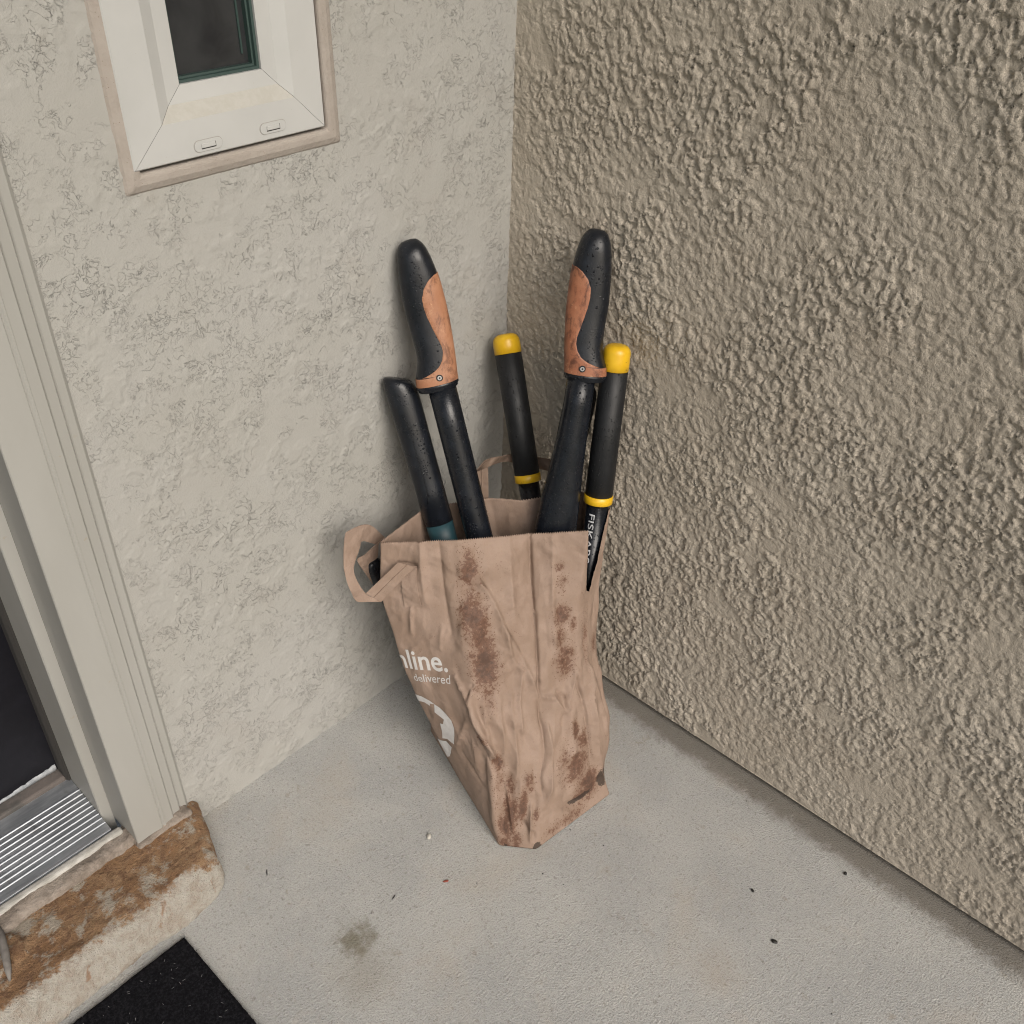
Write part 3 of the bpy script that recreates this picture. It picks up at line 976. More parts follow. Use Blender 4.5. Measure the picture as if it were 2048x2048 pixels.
def bag_grid():
    vv = np.linspace(0, 1, NV)
    ctrl = {k: np.stack([pchip(vv, [r[0] for r in L], [r[i] for r in L]) for i in (1, 2, 3)], 1) for k, L in LINES.items()}
    U = np.zeros((NV, NU)); P = np.zeros((NV, NU, 3))
    s = np.linspace(0, 1, NU)
    for j, v in enumerate(vv):
        u0, u1 = tear_edges(v)
        u = u0 + (UT + u1 - u0) * s
        U[j] = u
        pts = np.stack([ctrl[k][j] for k in ORDER] + [ctrl['E'][j]])
        for i in range(3):
            P[j, :, i] = np.interp(u, np.append(UC, UT + SEG[0]), pts[:, i])
    P = smooth_u(P, 6)
    V = np.repeat(vv[:, None], NU, 1)
    # panel bulge and flutes
    du = np.gradient(P, axis=1); dv = np.gradient(P, axis=0)
    n = np.cross(du, dv); n /= np.maximum(np.linalg.norm(n, axis=2, keepdims=True), 1e-9)
    cen = P.mean(axis=1, keepdims=True)
    if ((P - cen) * n).sum() < 0: n = -n
    x = U; y = V * BH
    edge = np.clip(V / (.06 + .16 * sstep(U, .70, .74)), 0, 1)
    mid = np.sin(np.pi * np.clip(V, 0, 1))
    front = np.clip((U - .52) / .05, 0, 1)
    calm = 1 - .75 * sstep(x, .33, .38) * (1 - sstep(x, .535, .565))       # the printed face lies smoother
    h = .0032 * (fbm(x * 24, y * 4.0 + 3, 3) - .5) * (.3 + mid) * calm              # vertical flutes
    wx = x + .02 * (fbm(x * 9 + 4, y * 9, 2) - .4); wy = y + .02 * (fbm(x * 9, y * 9 + 8, 2) - .4)
    cr = np.zeros_like(x)
    for i, (ang, fr_, am) in enumerate(((.16, 19, .0050), (-.20, 24, .0042), (1.15, 13, .0022), (.08, 37, .0020), (-.9, 29, .0009), (2.2, 46, .0004))):
        q = wx * math.cos(ang) * fr_ + wy * math.sin(ang) * fr_ + i * 3.7
        tri = np.abs(q - np.floor(q) - .5) * 2
        msk = sstep(fbm(x * 9 + i * 9, y * 7 + i * 5, 3), .48, .60)
        cr += 1.35 * am * (tri - .5) * msk
    amt = .35 + .9 * np.clip(1.15 - np.abs(V - .38) / .38, 0, 1)
    # flat facets meeting in sharp ridges where the paper has been crushed
    gp = np.random.default_rng(5)
    for cnt, am, st_ in ((120, .0070, .30), (420, .0030, .5)):
        pts = np.stack([gp.random(cnt) * .86 - .03, gp.random(cnt) * .46 * st_], 1)
        d = np.full(x.shape, 9.0)
        for q in pts:
            d = np.minimum(d, (wx - q[0]) ** 2 + (wy * st_ - q[1]) ** 2)
        cr += am * (np.sqrt(d) / math.sqrt(.86 * .46 * st_ / cnt) - .4) * sstep(fbm(x * 8 + cnt, y * 6, 2), .40, .62) * .55
    h += cr * amt * np.clip((1 - V) / .12, .15, 1) * calm * (1 - .6 * sstep(x, .735, .765))
    h += crease_field(U, V)
    h *= edge
    # pinch the seam so both sides of the fold still meet below the tear
    sw = np.clip(np.minimum(s, 1 - s) / .012, 0, 1)[None, :]
    h *= np.where(V < TEAR0 + .02, sw, 1)
    P = P + n * h[..., None]
    k = vv <= TEAR0
    mid_ = (P[k, 0] + P[k, -1]) / 2
    P[k, 0] = mid_; P[k, -1] = mid_
    P[..., 2] = np.maximum(P[..., 2], .002)
    return U, V, P, n
#BAG-END
BAG_STAINS = [
    (.586, .900, .016, .030, .75), (.588, .952, .016, .020, .45), (.579, .837, .012, .026, .5), (.586, .760, .021, .036, 1.0), (.590, .690, .020, .030, .85),
    (.592, .605, .022, .042, 1.05), (.594, .520, .014, .032, .6), (.718, .722, .022, .022, .8), (.717, .655, .016, .018, .8), (.722, .570, .026, .026, .8),
    (.742, .680, .010, .012, .7), (.713, .891, .012, .007, .65), (.720, .835, .012, .02, .45),
    (.590, .285, .013, .013, .95), (.592, .205, .018, .050, .42), (.608, .205, .011, .022, .8), (.606, .115, .018, .034, 1.0), (.597, .068, .018, .026, .9), (.630, .145, .011, .026, .95),
    (.592, .015, .018, .016, .9), (.617, .012, .014, .020, .9), (.640, .225, .013, .016, .6), (.658, .116, .010, .010, .75), (.722, .322, .008, .016, .8), (.733, .252, .014, .020, .65),
    (.718, .197, .024, .030, .62), (.700, .235, .014, .024, .5), (.733, .095, .020, .024, 1.0), (.571, .365, .007, .014, .8), (.0495, .531, .012, .016, .7), (.700, .03, .03, .012, .5), (.775, .60, .012, .05, .4)]
BAG_DARK_MARKS = [(.664, .004, .009, .012, 1.0), (.722, .066, .022, .006, .9), (.752, .080, .010, .020, .9), (.766, .060, .008, .030, .8), (.592, .004, .008, .006, .7)]  # near-black marks at the base corners and along the bottom fold
bagE = empty('paper_bag', (-.24, -.27, 0))
tag(bagE, 'stained brown kraft paper bag standing in the corner, torn at its right edge', 'bag')
U_, V_, P_, N_ = bag_grid()
def build_bag():
    P = P_.copy()
    # pinked rim
    P[-1, ::2] += (P[-1, ::2] - P[-4, ::2]) * .26
    V = P.reshape(-1, 3).tolist()
    F = grid_faces(NU, NV)
    # folded bottom panel
    c = len(V)
    V.append(P[0].mean(axis=0).tolist())
    for i in range(NU - 1):
        F.append((c, i + 1, i))
    o = mesh('body', V, F, 'kraft', bagE, True)
    st = np.zeros(len(V)); so = np.zeros(len(V))
    X = U_.ravel(); Y = V_.ravel()
    for (u, v, ru, rv, k) in BAG_STAINS:
        q = 1 - np.sqrt(((X - u) / (ru * 1.25)) ** 2 + ((Y - v) * BH / (rv * 1.35)) ** 2)
        st[:X.size] = np.maximum(st[:X.size], k * np.clip(q * 1.25, 0, 1))
    for (u, v, ru, rv, k) in BAG_DARK_MARKS:
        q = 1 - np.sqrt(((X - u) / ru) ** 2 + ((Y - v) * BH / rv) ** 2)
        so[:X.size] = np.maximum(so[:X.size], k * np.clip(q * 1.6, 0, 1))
    o.data.attributes.new('stain', 'FLOAT', 'POINT').data.foreach_set('value', st)
    o.data.attributes.new('dark_mark', 'FLOAT', 'POINT').data.foreach_set('value', so)
    bm = bmesh.new(); bm.from_mesh(o.data)
    bmesh.ops.remove_doubles(bm, verts=bm.verts, dist=2e-5)
    bm.to_mesh(o.data); bm.free()
    md = o.modifiers.new('paper', 'SOLIDIFY'); md.thickness = .0004; md.offset = 0
    return o
bag_body = build_bag()

def on_bag(u, v, off=.0006):
    """point on the paper at perimeter position u, height fraction v, lifted off by off"""
    y = min(max(v, 0), 1) * (NV - 1)
    j0 = min(int(y), NV - 2); f = y - j0
    out = []
    for j in (j0, j0 + 1):
        uu = u if u >= U_[j, 0] else u + UT
        x = np.interp(uu, U_[j], np.arange(NU))
        i0 = min(int(x), NU - 2); g = x - i0
        out.append((lerp(P_[j, i0], P_[j, i0 + 1], g), lerp(N_[j, i0], N_[j, i0 + 1], g)))
    p = lerp(out[0][0], out[1][0], f); n = lerp(out[0][1], out[1][1], f)
    return Vector(p + n * off)

def slice_bm(bm, step):
    """cut a flat print so that it can follow the paper"""
    xs = [v.co.x for v in bm.verts]; ys = [v.co.y for v in bm.verts]
    for ax, lo, hi in ((0, min(xs), max(xs)), (1, min(ys), max(ys))):
        k = lo + step
        while k < hi:
            co = Vector((k, 0, 0)) if ax == 0 else Vector((0, k, 0))
            no = Vector((1, 0, 0)) if ax == 0 else Vector((0, 1, 0))
            bmesh.ops.bisect_plane(bm, geom=bm.verts[:] + bm.edges[:] + bm.faces[:], plane_co=co, plane_no=no)
            k += step

def text_bm(body, bold=0.0):
    cu = bpy.data.curves.new('type', 'FONT')
    cu.body = body; cu.size = 1.0; cu.offset = bold; cu.resolution_u = 4
    to = bpy.data.objects.new('type', cu); COL.objects.link(to)
    dg = bpy.context.evaluated_depsgraph_get()
    me = bpy.data.meshes.new_from_object(to.evaluated_get(dg))
    bm = bmesh.new(); bm.from_mesh(me)
    bpy.data.objects.remove(to); bpy.data.curves.remove(cu); bpy.data.meshes.remove(me)
    bmesh.ops.triangulate(bm, faces=bm.faces[:])
    return bm

def print_text(name, body, org, right, top, bold, skip=''):
    """org: baseline left, right: baseline right, top: top of the ascender above org, all (u, v) on the paper"""
    full = text_bm(skip + body, bold); 
    x1 = max(v.co.x for v in full.verts)
    x0 = min(v.co.x for v in full.verts)
    if skip:
        b = text_bm(body, bold)
        x0 = x1 - (max(v.co.x for v in b.verts) - min(v.co.x for v in b.verts)); b.free()
    h = .73
    slice_bm(full, .06)
    ex = (right[0] - org[0], right[1] - org[1]); ey = (top[0] - org[0], top[1] - org[1])
    for v in full.verts:
        a = (v.co.x - x0) / (x1 - x0); b = v.co.y / h
        v.co = on_bag(org[0] + ex[0] * a + ey[0] * b, org[1] + ex[1] * a + ey[1] * b, .0007)
    return bmobj(name, full, 'ink', bagE)
print_text('lettering', 'line.', (.4785, .551), (.5385, .5700), (.4790, .6270), .016, skip='n')
print_text('lettering', 'delivered', (.4790, .5010), (.5400, .5290), (.4795, .5325), .004)

def emblem():
    """white disc with a house cut out of it and a ground line, in (u, v) on the paper"""
    upper = [(.4791, .4354), (.493, .430), (.5084, .415), (.518, .398), (.523, .381), (.5235, .352), (.5187, .3197), (.513, .290), (.5075, .2665), (.4955, .2735), (.4838, .2600), (.4905, .3000),
             (.4955, .3405), (.5015, .3440), (.5075, .3690), (.4935, .3840), (.5000, .4225), (.4905, .4165), (.4895, .4060), (.4795, .4110), (.460, .400), (.440, .330), (.425, .330), (.420, .360), (.435, .400), (.455, .430)]
    lower = [(.4995, .2445), (.492, .210), (.481, .175), (.4659, .1429), (.450, .130), (.430, .140), (.410, .180), (.410, .200), (.450, .215), (.4790, .2430), (.4905, .2570)]
    for pts in (upper, lower):
        bm = bmesh.new()
        f = bm.faces.new([bm.verts.new((x, y * .4, 0)) for x, y in pts])
        bmesh.ops.triangulate(bm, faces=[f])
        slice_bm(bm, .0030)
        for v in bm.verts:
            v.co = on_bag(v.co.x, v.co.y / .4, .0008)
        bmobj('emblem', bm, 'ink', bagE)
emblem()

def ribbon(name, pairs, m, parent, sub=6, th=.0009, crease=True):
    """flat paper strap through pairs of edge points"""
    A = np.array([p[0] for p in pairs]); B = np.array([p[1] for p in pairs])
    t = np.linspace(0, 1, len(pairs)); tt = np.linspace(0, 1, (len(pairs) - 1) * sub + 1)
    A = np.stack([pchip(tt, t, A[:, i]) for i in range(3)], 1); B = np.stack([pchip(tt, t, B[:, i]) for i in range(3)], 1)
    V, F = [], []
    cols = (0, .46, .5, .54, 1) if crease else (0, .5, 1)
    for j in range(len(tt)):
        d = B[j] - A[j]
        k0, k1 = max(j - 1, 0), min(j + 1, len(tt) - 1)
        n = np.cross((A[k1] + B[k1]) - (A[k0] + B[k0]), d); n /= max(np.linalg.norm(n), 1e-9)
        for q in cols:
            V.append(A[j] + d * q - n * (.0010 if q == .5 and crease else 0))
    F = grid_faces(len(cols), len(tt))
    o = mesh(name, V, F, m, parent)
    md = o.modifiers.new('ply', 'SOLIDIFY'); md.thickness = th; md.offset = 0
    return o
# front strap: patch glued to the face, strap folded down and looping out to the left
pu = [((.5165, .925), (.4955, .928)), ((.5168, .885), (.4958, .885)), ((.5178, .84), (.4958, .838)), ((.5190, .796), (.4958, .789))]
ribbon('handle_patch', [(on_bag(*a, .0022), on_bag(*b, .0022)) for a, b in pu], 'kraft_plain', bagE, crease=False)
LOOP = [((-.2878, -.055, .3596), (-.3017, -.055, .3544)), ((-.3174, -.060, .4007), (-.3295, -.060, .3796)), ((-.3524, -.064, .4124), (-.3374, -.064, .3768)), ((-.3623, -.066, .4067), (-.3428, -.066, .3714)),
        ((-.3711, -.070, .3691), (-.3521, -.070, .3642)), ((-.3761, -.080, .3492), (-.3630, -.080, .3590)), ((-.3781, -.090, .3381), (-.3656, -.090, .3472)), ((-.3801, -.103, .3311), (-.3644, -.103, .3348)),
        ((-.3658, -.112, .3267), (-.3591, -.112, .3299)), ((-.3514, -.118, .3212), (-.3517, -.118, .3227))]
hd = ribbon('handle', LOOP, 'kraft_plain', bagE, crease=False)
SEG2 = [((-0.3536, -0.1214, 0.3252), (-0.3659, -0.1051, 0.3373)), ((-0.3415, -0.1301, 0.3431), (-0.3513, -0.1103, 0.349)), ((-0.3267, -0.1379, 0.3597), (-0.3372, -0.1176, 0.3629)), ((-0.3097, -0.1427, 0.3711), (-0.3212, -0.121, 0.3729))]
ribbon('strap', SEG2, 'kraft_plain', hd)
INNER = [((-.2902, -.058, .3627), (-.2992, -.058, .3613)), ((-.3106, -.058, .3580), (-.3019, -.058, .3562)), ((-.3264, -.058, .3530), (-.3057, -.058, .3364)), ((-.3397, -.058, .3510), (-.3204, -.058, .3340)),
         ((-.3291, -.058, .3226), (-.3224, -.058, .3241)), ((-.3171, -.058, .2936), (-.3211, -.058, .3132))]
ribbon('strap', INNER, 'kraft_plain', hd, crease=False)
# back strap standing up behind the tools
BK1 = [((-.1603, -.1041, .3828), (-.1487, -.1194, .3840)), ((-.1603, -.1041, .4073), (-.1490, -.1191, .4148)), ((-.1602, -.1042, .4301), (-.1492, -.1187, .4402))]
BK2 = [((-0.1574, -0.1013, 0.4279), (-0.1495, -0.1118, 0.4476)), ((-0.1304, -0.1006, 0.423), (-0.1281, -0.1035, 0.4381)), ((-0.097, -0.0867, 0.4067), (-0.0924, -0.0928, 0.4199)), ((-0.0676, -0.0808, 0.3928), (-0.0647, -0.0846, 0.4058)), ((-0.0473, -0.0977, 0.3828), (-0.0476, -0.0972, 0.4019)), ((-0.0376, -0.1172, 0.3826), (-0.038, -0.1166, 0.4028)), ((-0.0412, -0.1438, 0.39), (-0.0412, -0.1438, 0.4113)), ((-0.0617, -0.1665, 0.3947), (-0.0534, -0.1775, 0.4077)), ((-0.084, -0.1867, 0.382), (-0.0754, -0.1981, 0.3834))]
hb = ribbon('handle', BK2, 'kraft_plain', bagE, crease=False)
ribbon('strap', BK1, 'kraft_plain', hb)
adopt(bagE)

# ------------------------------------------------------------------ garden tools
def axis_frame(H, tip):
    w_ = (Vector(tip) - Vector(H)).normalized()
    vd = (Vector(tip) - cam.matrix_world.translation).normalized()
    s_ = vd.cross(w_).normalized()
    return w_, s_, s_.cross(w_) * -1.0 if False else s_.cross(w_)

# the moulded grip, measured along the handle (h) and across it (s), metres
GL = [(.1816, .0100), (.1812, .0030), (.1796, -.0035), (.1752, -.0082), (.1660, -.0124), (.1494, -.0158), (.1334, -.0176), (.1116, -.0190), (.0893, -.0195), (.0664, -.0184), (.0432, -.0180), (.0318, -.0190), (.0210, -.0224), (.0104, -.0268), (.0, -.0278)]
GR = [(.1816, .0100), (.1806, .0155), (.1780, .0187), (.1738, .0222), (.1674, .0253), (.1565, .0282), (.1389, .0313), (.1221, .0328), (.0996, .0334), (.0771, .0333), (.0547, .0320), (.0319, .0302), (.0205, .0290), (.0091, .0277), (.0, .0268)]
GS = [(.1365, .0320), (.1345, .0250), (.1300, .0170), (.1215, .0085), (.1110, .0035), (.0990, .0030), (.0850, .0045), (.0720, .0078), (.0590, .0115), (.0480, .0145), (.0400, .0146), (.0310, .0115), (.0240, .0060), (.0180, -.0035), (.0145, -.0130), (.0125, -.0200), (.0115, -.0270)]
def build_grip(root, O, w_, s_, n_, mir, omat):
    """O: point on the handle axis at the grip's foot; mir: -1 mirrors across the handle"""
    O = Vector(O)
    hs_ = np.concatenate([np.linspace(0, .165, 56), .165 + .0166 * np.sin(np.linspace(.03, 1, 26) * math.pi / 2)])
    gl = np.interp(hs_, [p[0] for p in GL[::-1]], [p[1] for p in GL[::-1]])
    gr = np.interp(hs_, [p[0] for p in GR[::-1]], [p[1] for p in GR[::-1]])
    c = (gl + gr) / 2; hw = (gr - gl) / 2
    dep = np.where(hs_ < .155, .0185, .0185 * np.sqrt(np.clip(1 - ((hs_ - .155) / .0267) ** 2, 0, 1)))
    dep = np.minimum(dep, .0185) * (1 + .06 * np.cos(hs_ / .16 * 6.28))
    def P3(h, s, d):
        return O + w_ * float(h) + s_ * float(s * mir) + n_ * float(d)
    n = 48
    V = []
    ex = 1.12
    sgnp = lambda v, e: np.sign(v) * np.abs(v) ** e
    for j, h in enumerate(hs_):
        for q in range(n):
            th = 2 * math.pi * q / n
            V.append(P3(h, c[j] + hw[j] * sgnp(math.cos(th), 1 / ex), dep[j] * sgnp(math.sin(th), 1 / ex)))
    F = grid_faces(n, len(hs_), True)
    V.append(P3(hs_[-1], c[-1], 0)); k = len(V) - 1
    for q in range(n):
        F.append((k, (len(hs_) - 1) * n + q, (len(hs_) - 1) * n + (q + 1) % n))
    V.append(P3(0, c[0], 0)); k = len(V) - 1
    for q in range(n):
        F.append((k, (q + 1) % n, q))
    g = mesh('grip', V, F, 'rubber', root, True)
    bm = bmesh.new(); bm.from_mesh(g.data); bmesh.ops.recalc_face_normals(bm, faces=bm.faces); bm.to_mesh(g.data); bm.free()
    # coloured insert: everything beyond the S-shaped line, wrapped round both sides
    sh = [p[0] for p in GS[::-1]]; ss = [p[1] for p in GS[::-1]]
    rows = np.linspace(.0006, .1364, 90)
    V, F = [], []
    m_ = 40
    def surf(h, th, off):
        j = np.interp(h, hs_, np.arange(len(hs_)))
        cc = np.interp(h, hs_, c); hh = np.interp(h, hs_, hw) + off; dd = np.interp(h, hs_, dep) + off
        return P3(h, cc + hh * sgnp(math.cos(th), 1 / ex), dd * sgnp(math.sin(th), 1 / ex))
    for h in rows:
        if h < sh[0]:
            th0 = math.pi * .999
        else:
            s = np.interp(h, sh, ss)
            cc = np.interp(h, hs_, c); hh = np.interp(h, hs_, hw)
            cosv = np.clip((s - cc) / hh, -1, 1)
            th0 = math.acos(np.sign(cosv) * abs(cosv) ** ex)
        for q in range(m_):
            a = q / (m_ - 1)
            th = lerp(-th0, th0, a)
            e = min(a, 1 - a) * (m_ - 1)
            off = -.0010 if e < .5 else (.0004 if e < 1.5 else .0007)
            V.append(surf(h, th, off))
    F = grid_faces(m_, len(rows))
    ins = mesh('grip_insert', V, F, omat, root, True)
    bm = bmesh.new(); bm.from_mesh(ins.data); bmesh.ops.recalc_face_normals(bm, faces=bm.faces); bm.to_mesh(ins.data); bm.free()
    if mir > 0:
        dv, df = [], []
        for r_ in range(11):
            for q in range(5):
                hh_ = .118 - r_ * .0062 - q * .0016; s_off = np.interp(hh_, sh, ss) + .0030 + q * .0036
                cc = np.interp(hh_, hs_, c); hw_ = np.interp(hh_, hs_, hw)
                if s_off > cc + hw_ * .72: continue
                dz = np.interp(hh_, hs_, dep) * math.sqrt(max(0, 1 - ((s_off - cc) / hw_) ** 2)) + .0009
                b = len(dv)
                for k_ in range(8):
                    a_ = math.pi * k_ / 4
                    dv.append(P3(hh_ + .0010 * math.sin(a_), s_off + .0010 * math.cos(a_), dz))
                dv.append(P3(hh_, s_off, dz + .0007))
                df += [(b + k_, b + (k_ + 1) % 8, b + 8) for k_ in range(8)]
        dots = mesh('grip_dots', dv, df, omat, root, True); dots['kind'] = 'stuff'
    # collar under the grip
    V = []
    prof = [(.0002, 1.01), (-.0012, 1.03), (-.0034, 1.02), (-.0046, .97), (-.0072, .96), (-.0084, .90), (-.0092, .70), (-.0092, .3)]
    for h, k_ in prof:
        for q in range(n):
            th = 2 * math.pi * q / n
            V.append(P3(h, c[0] + hw[0] * k_ * math.cos(th), dep[0] * k_ * math.sin(th)))
    co = mesh('collar', V, grid_faces(n, len(prof), True), 'tube', root, True)
    # screw set in the insert
    h0, s0 = .0098, .0040
    cc = np.interp(h0, hs_, c); hh = np.interp(h0, hs_, hw)
    d0 = np.interp(h0, hs_, dep) * math.sqrt(max(0, 1 - ((s0 - cc) / hh) ** 2)) + .0014
    def ring(r0, r1, d, mt, nm, par):
        V = []
        for r_, dz in ((r0, d), (r1, d)):
            for q in range(24):
                th = 2 * math.pi * q / 24
                V.append(P3(h0 + r_ * math.sin(th), s0 + r_ * math.cos(th), d0 + dz))
        F = [(q, (q + 1) % 24, 24 + (q + 1) % 24, 24 + q) for q in range(24)]
        return mesh(nm, V, F, mt, par)
    sc_ = ring(.00005, .0043, .0004, 'tube', 'screw', root)
    ring(.0012, .0028, .0007, 'screw', 'screw_head', sc_)
    return g

def lopper_head(root, H, d1, d2, m='steel'):
    """pivot, curved cutting blade and hook, standing at the foot of the two handles"""
    H = Vector(H)
    side = (Vector(d1) - Vector(d2)).normalized()
    upv = (Vector(d1) + Vector(d2)).normalized()
    nn = side.cross(upv).normalized()
    def plate(name, pts, off):
        bm = bmesh.new()
        f = bm.faces.new([bm.verts.new(H + side * x + upv * y + nn * off) for x, y in pts])
        ex_ = bmesh.ops.extrude_face_region(bm, geom=[f])
        bmesh.ops.translate(bm, vec=nn * .003, verts=[g for g in ex_['geom'] if isinstance(g, bmesh.types.BMVert)])
        return bmobj(name, bm, m, root)
    plate('blade', [(-.012, .03), (-.016, .005), (-.012, -.012), (.0, -.022), (.010, -.018), (.004, -.006), (.002, .010), (.004, .03)], .002)
    plate('hook', [(.012, .03), (.020, .006), (.018, -.012), (.006, -.024), (.003, -.019), (.010, -.008), (.009, .008), (.002, .03)], -.004)
    V = []
    for o_ in (-.006, .008):
        for q in range(20):
            th = 2 * math.pi * q / 20
            V.append(H + side * .009 * math.cos(th) + upv * (.022 + .009 * math.sin(th)) + nn * o_)
    F = grid_faces(20, 2, True) + [tuple(range(20)), tuple(range(39, 19, -1))]
    mesh('pivot_bolt', V, F, 'screw', root)

def along(H, tip, t):
    return Vector(H).lerp(Vector(tip), t)

H1 = Vector((-.21, -.275, .03))
lop = empty('lopper', (-.21, -.275, .004))
tag(lop, 'long lopper with orange and black moulded grips on black tubes', 'lopper')
for tip, foot, mir, om, tubeoff in (((-.1837, -.02, .7425), (-.1980, -.0735, .5742), 1, 'orange', .004), ((-.02, -.172, .7505), (-.0578, -.2039, .584), -1, 'orange_worn', .004)):
    w_ = (Vector(tip) - H1).normalized()
    vd = (Vector(foot) - cam.matrix_world.translation).normalized()
    s_ = vd.cross(w_).normalized()
    n_ = s_.cross(w_)
    if n_.dot(vd) > 0: n_ = -n_
    L_ = (Vector(foot) - H1).length
    build_grip(lop, foot, w_, s_, n_, mir, om)
    top = Vector(foot) + s_ * mir * tubeoff
    if mir > 0:
        pts = [H1.lerp(top, t) for t in (.03, .12, .3, .6, .9, 1.0)]
        tubemesh('handle', pts, [.012, .0155, .0180, .0183, .0184, .0184], 'tube', lop, 40)
    else:
        fl = ((.03, .012, 0), (.2, .024, -.006), (.45, .029, -.008), (.62, .0285, -.008), (.70, .0262, -.0066), (.78, .0225, -.0042), (.86, .0196, -.0018), (.93, .0186, -.0004), (1.0, .0184, 0))
        tubemesh('handle', [H1.lerp(top, t) + s_ * o_ for t, _, o_ in fl], [(r_, min(r_, .0186)) for _, r_, _ in fl], 'tube', lop, 44, up=vd)
lopper_head(lop, H1, Vector((-.1837, -.02, .7425)) - H1, Vector((-.02, -.172, .7505)) - H1)
adopt(lop)

def cap_profile(L, r, k=8):
    """rounded end: list of (distance, radius) over the last r*.8 metres"""
    out = []
    for i in range(k + 1):
        a = math.pi / 2 * i / k
        out.append((L - r * .62 * (1 - math.sin(a)), r * (.18 + .82 * math.cos(a) ** .75) if i < k else r * .02))
    return out

Hy = Vector((-.150, -.294, .03))
shr = empty('lopper', (-.150, -.294, .004))
tag(shr, 'lopper with straight black sleeves, yellow end caps and yellow bands', 'lopper')
def yellow_handle(tip, capL, bandL, rtop, rbot, rshaft):
    tip = Vector(tip); d = (tip - Hy).normalized(); L = (tip - Hy).length
    at = lambda s: Hy + d * s
    # shaft
    tubemesh('handle', [at(.02), at(.08), at(L * .4), at(bandL + .004)], [.010, .0125, rshaft, rshaft], 'tube', shr, 36)
    # sleeve
    tubemesh('sleeve', [at(bandL + .010), at(bandL + .0105), at((bandL + capL) / 2), at(capL - .0006), at(capL - .0002)], [rbot - .001, rbot, (rbot + rtop) / 2, rtop, rtop - .0006], 'sleeve', shr, 36)
    b = tubemesh('band', [at(bandL - .0010), at(bandL), at(bandL + .0006), at(bandL + .011), at(bandL + .0118)], [rshaft * .98, rbot + .0002, rbot + .0010, rbot + .0010, rbot - .0004], 'yellow', shr, 36)
    prof = [(capL, rtop - .0008), (capL + .0003, rtop + .0004), (capL + .012, rtop + .0004)] + [(s, q) for s, q in cap_profile(L + .009, rtop + .0002) if s > capL + .0125]
    tubemesh('end_cap', [at(s) for s, _ in prof], [q for _, q in prof], 'yellow', shr, 36)
    return d, L
LY1 = (Vector((-.0277, -.035, .5603)) - Hy).length
yellow_handle((-.0277, -.035, .5603), .5835, .3965, .0192, .0184, .0152)
dY2, LY2 = yellow_handle((-.018, -.2227, .6089), .5729, .3860, .0180, .0192, .0152)
lopper_head(shr, Hy, Vector((-.0277, -.035, .5603)) - Hy, Vector((-.018, -.2227, .6089)) - Hy)
adopt(shr)

Hk = Vector((-.236, -.238, .03))
kl = empty('lopper', (-.236, -.238, .004))
tag(kl, 'black handled lopper with a teal section below its slant-cut grip, leaning on the left wall', 'lopper')
def black_handle(tip, teal_at, gm='rubber'):
    tip = Vector(tip); d = (tip - Hk).normalized(); L = (tip - Hk).length
    at = lambda s: Hk + d * s
    vd = (tip - cam.matrix_world.translation).normalized()
    tubemesh('handle', [at(.02), at(.1), at(teal_at - .10)], [(.010, .008), (.014, .011), (.0150, .012)], 'tube', kl, 36, up=vd)
    tubemesh('teal_socket', [at(teal_at - .12), at(teal_at - .115), at(teal_at - .03), at(teal_at)], [(.0150, .012), (.0165, .0135), (.0185, .0155), (.0192, .016)], 'teal', kl, 36, up=vd)
    # oval grip with a slanted end
    n = 40
    a = d.cross(vd).normalized(); b = a.cross(d).normalized()
    V = []
    S = [(teal_at - .0005, .0186), (teal_at, .0197), (teal_at + .05, .0200), (L - .10, .0205), (L - .05, .0212), (L - .02, .0214), (L - .008, .0208), (L - .001, .0190), (L + .002, .016), (L + .003, .008), (L + .003, .0005)]
    for i, (s, r_) in enumerate(S):
        for q in range(n):
            th_ = 2 * math.pi * q / n
            x = r_ * math.cos(th_); y = r_ * .82 * math.sin(th_)
            sl = (x * .42) * (1 if s > L - .03 else (0 if s < L - .05 else (s - L + .05) / .02))
            V.append(at(s) + a * x + b * y + d * sl)
    g = mesh('grip', V, grid_faces(n, len(S), True), gm, kl, True)
    # raised panel line along the grip
    m_ = []
    for i in range(40):
        t = i / 39
        m_.append(at(lerp(teal_at + .035, L - .045, t)) + a * (.0035 + .004 * (abs(2 * t - 1) ** 8)) - b * (.0172))
    tubemesh('seam', m_, [.0005] * 40, 'tube', kl, 8)
black_handle((-.2197, -.022, .5652), (Vector((-.2189, -.1038, .3828)) - Hk).length - .005)
black_handle((-.03, -.1819, .5509), (Vector((-.1024, -.2086, .3625)) - Hk).length - .05, 'matte')
lopper_head(kl, Hk, Vector((-.2197, -.02, .5652)) - Hk, Vector((-.03, -.1819, .5509)) - Hk)
adopt(kl)

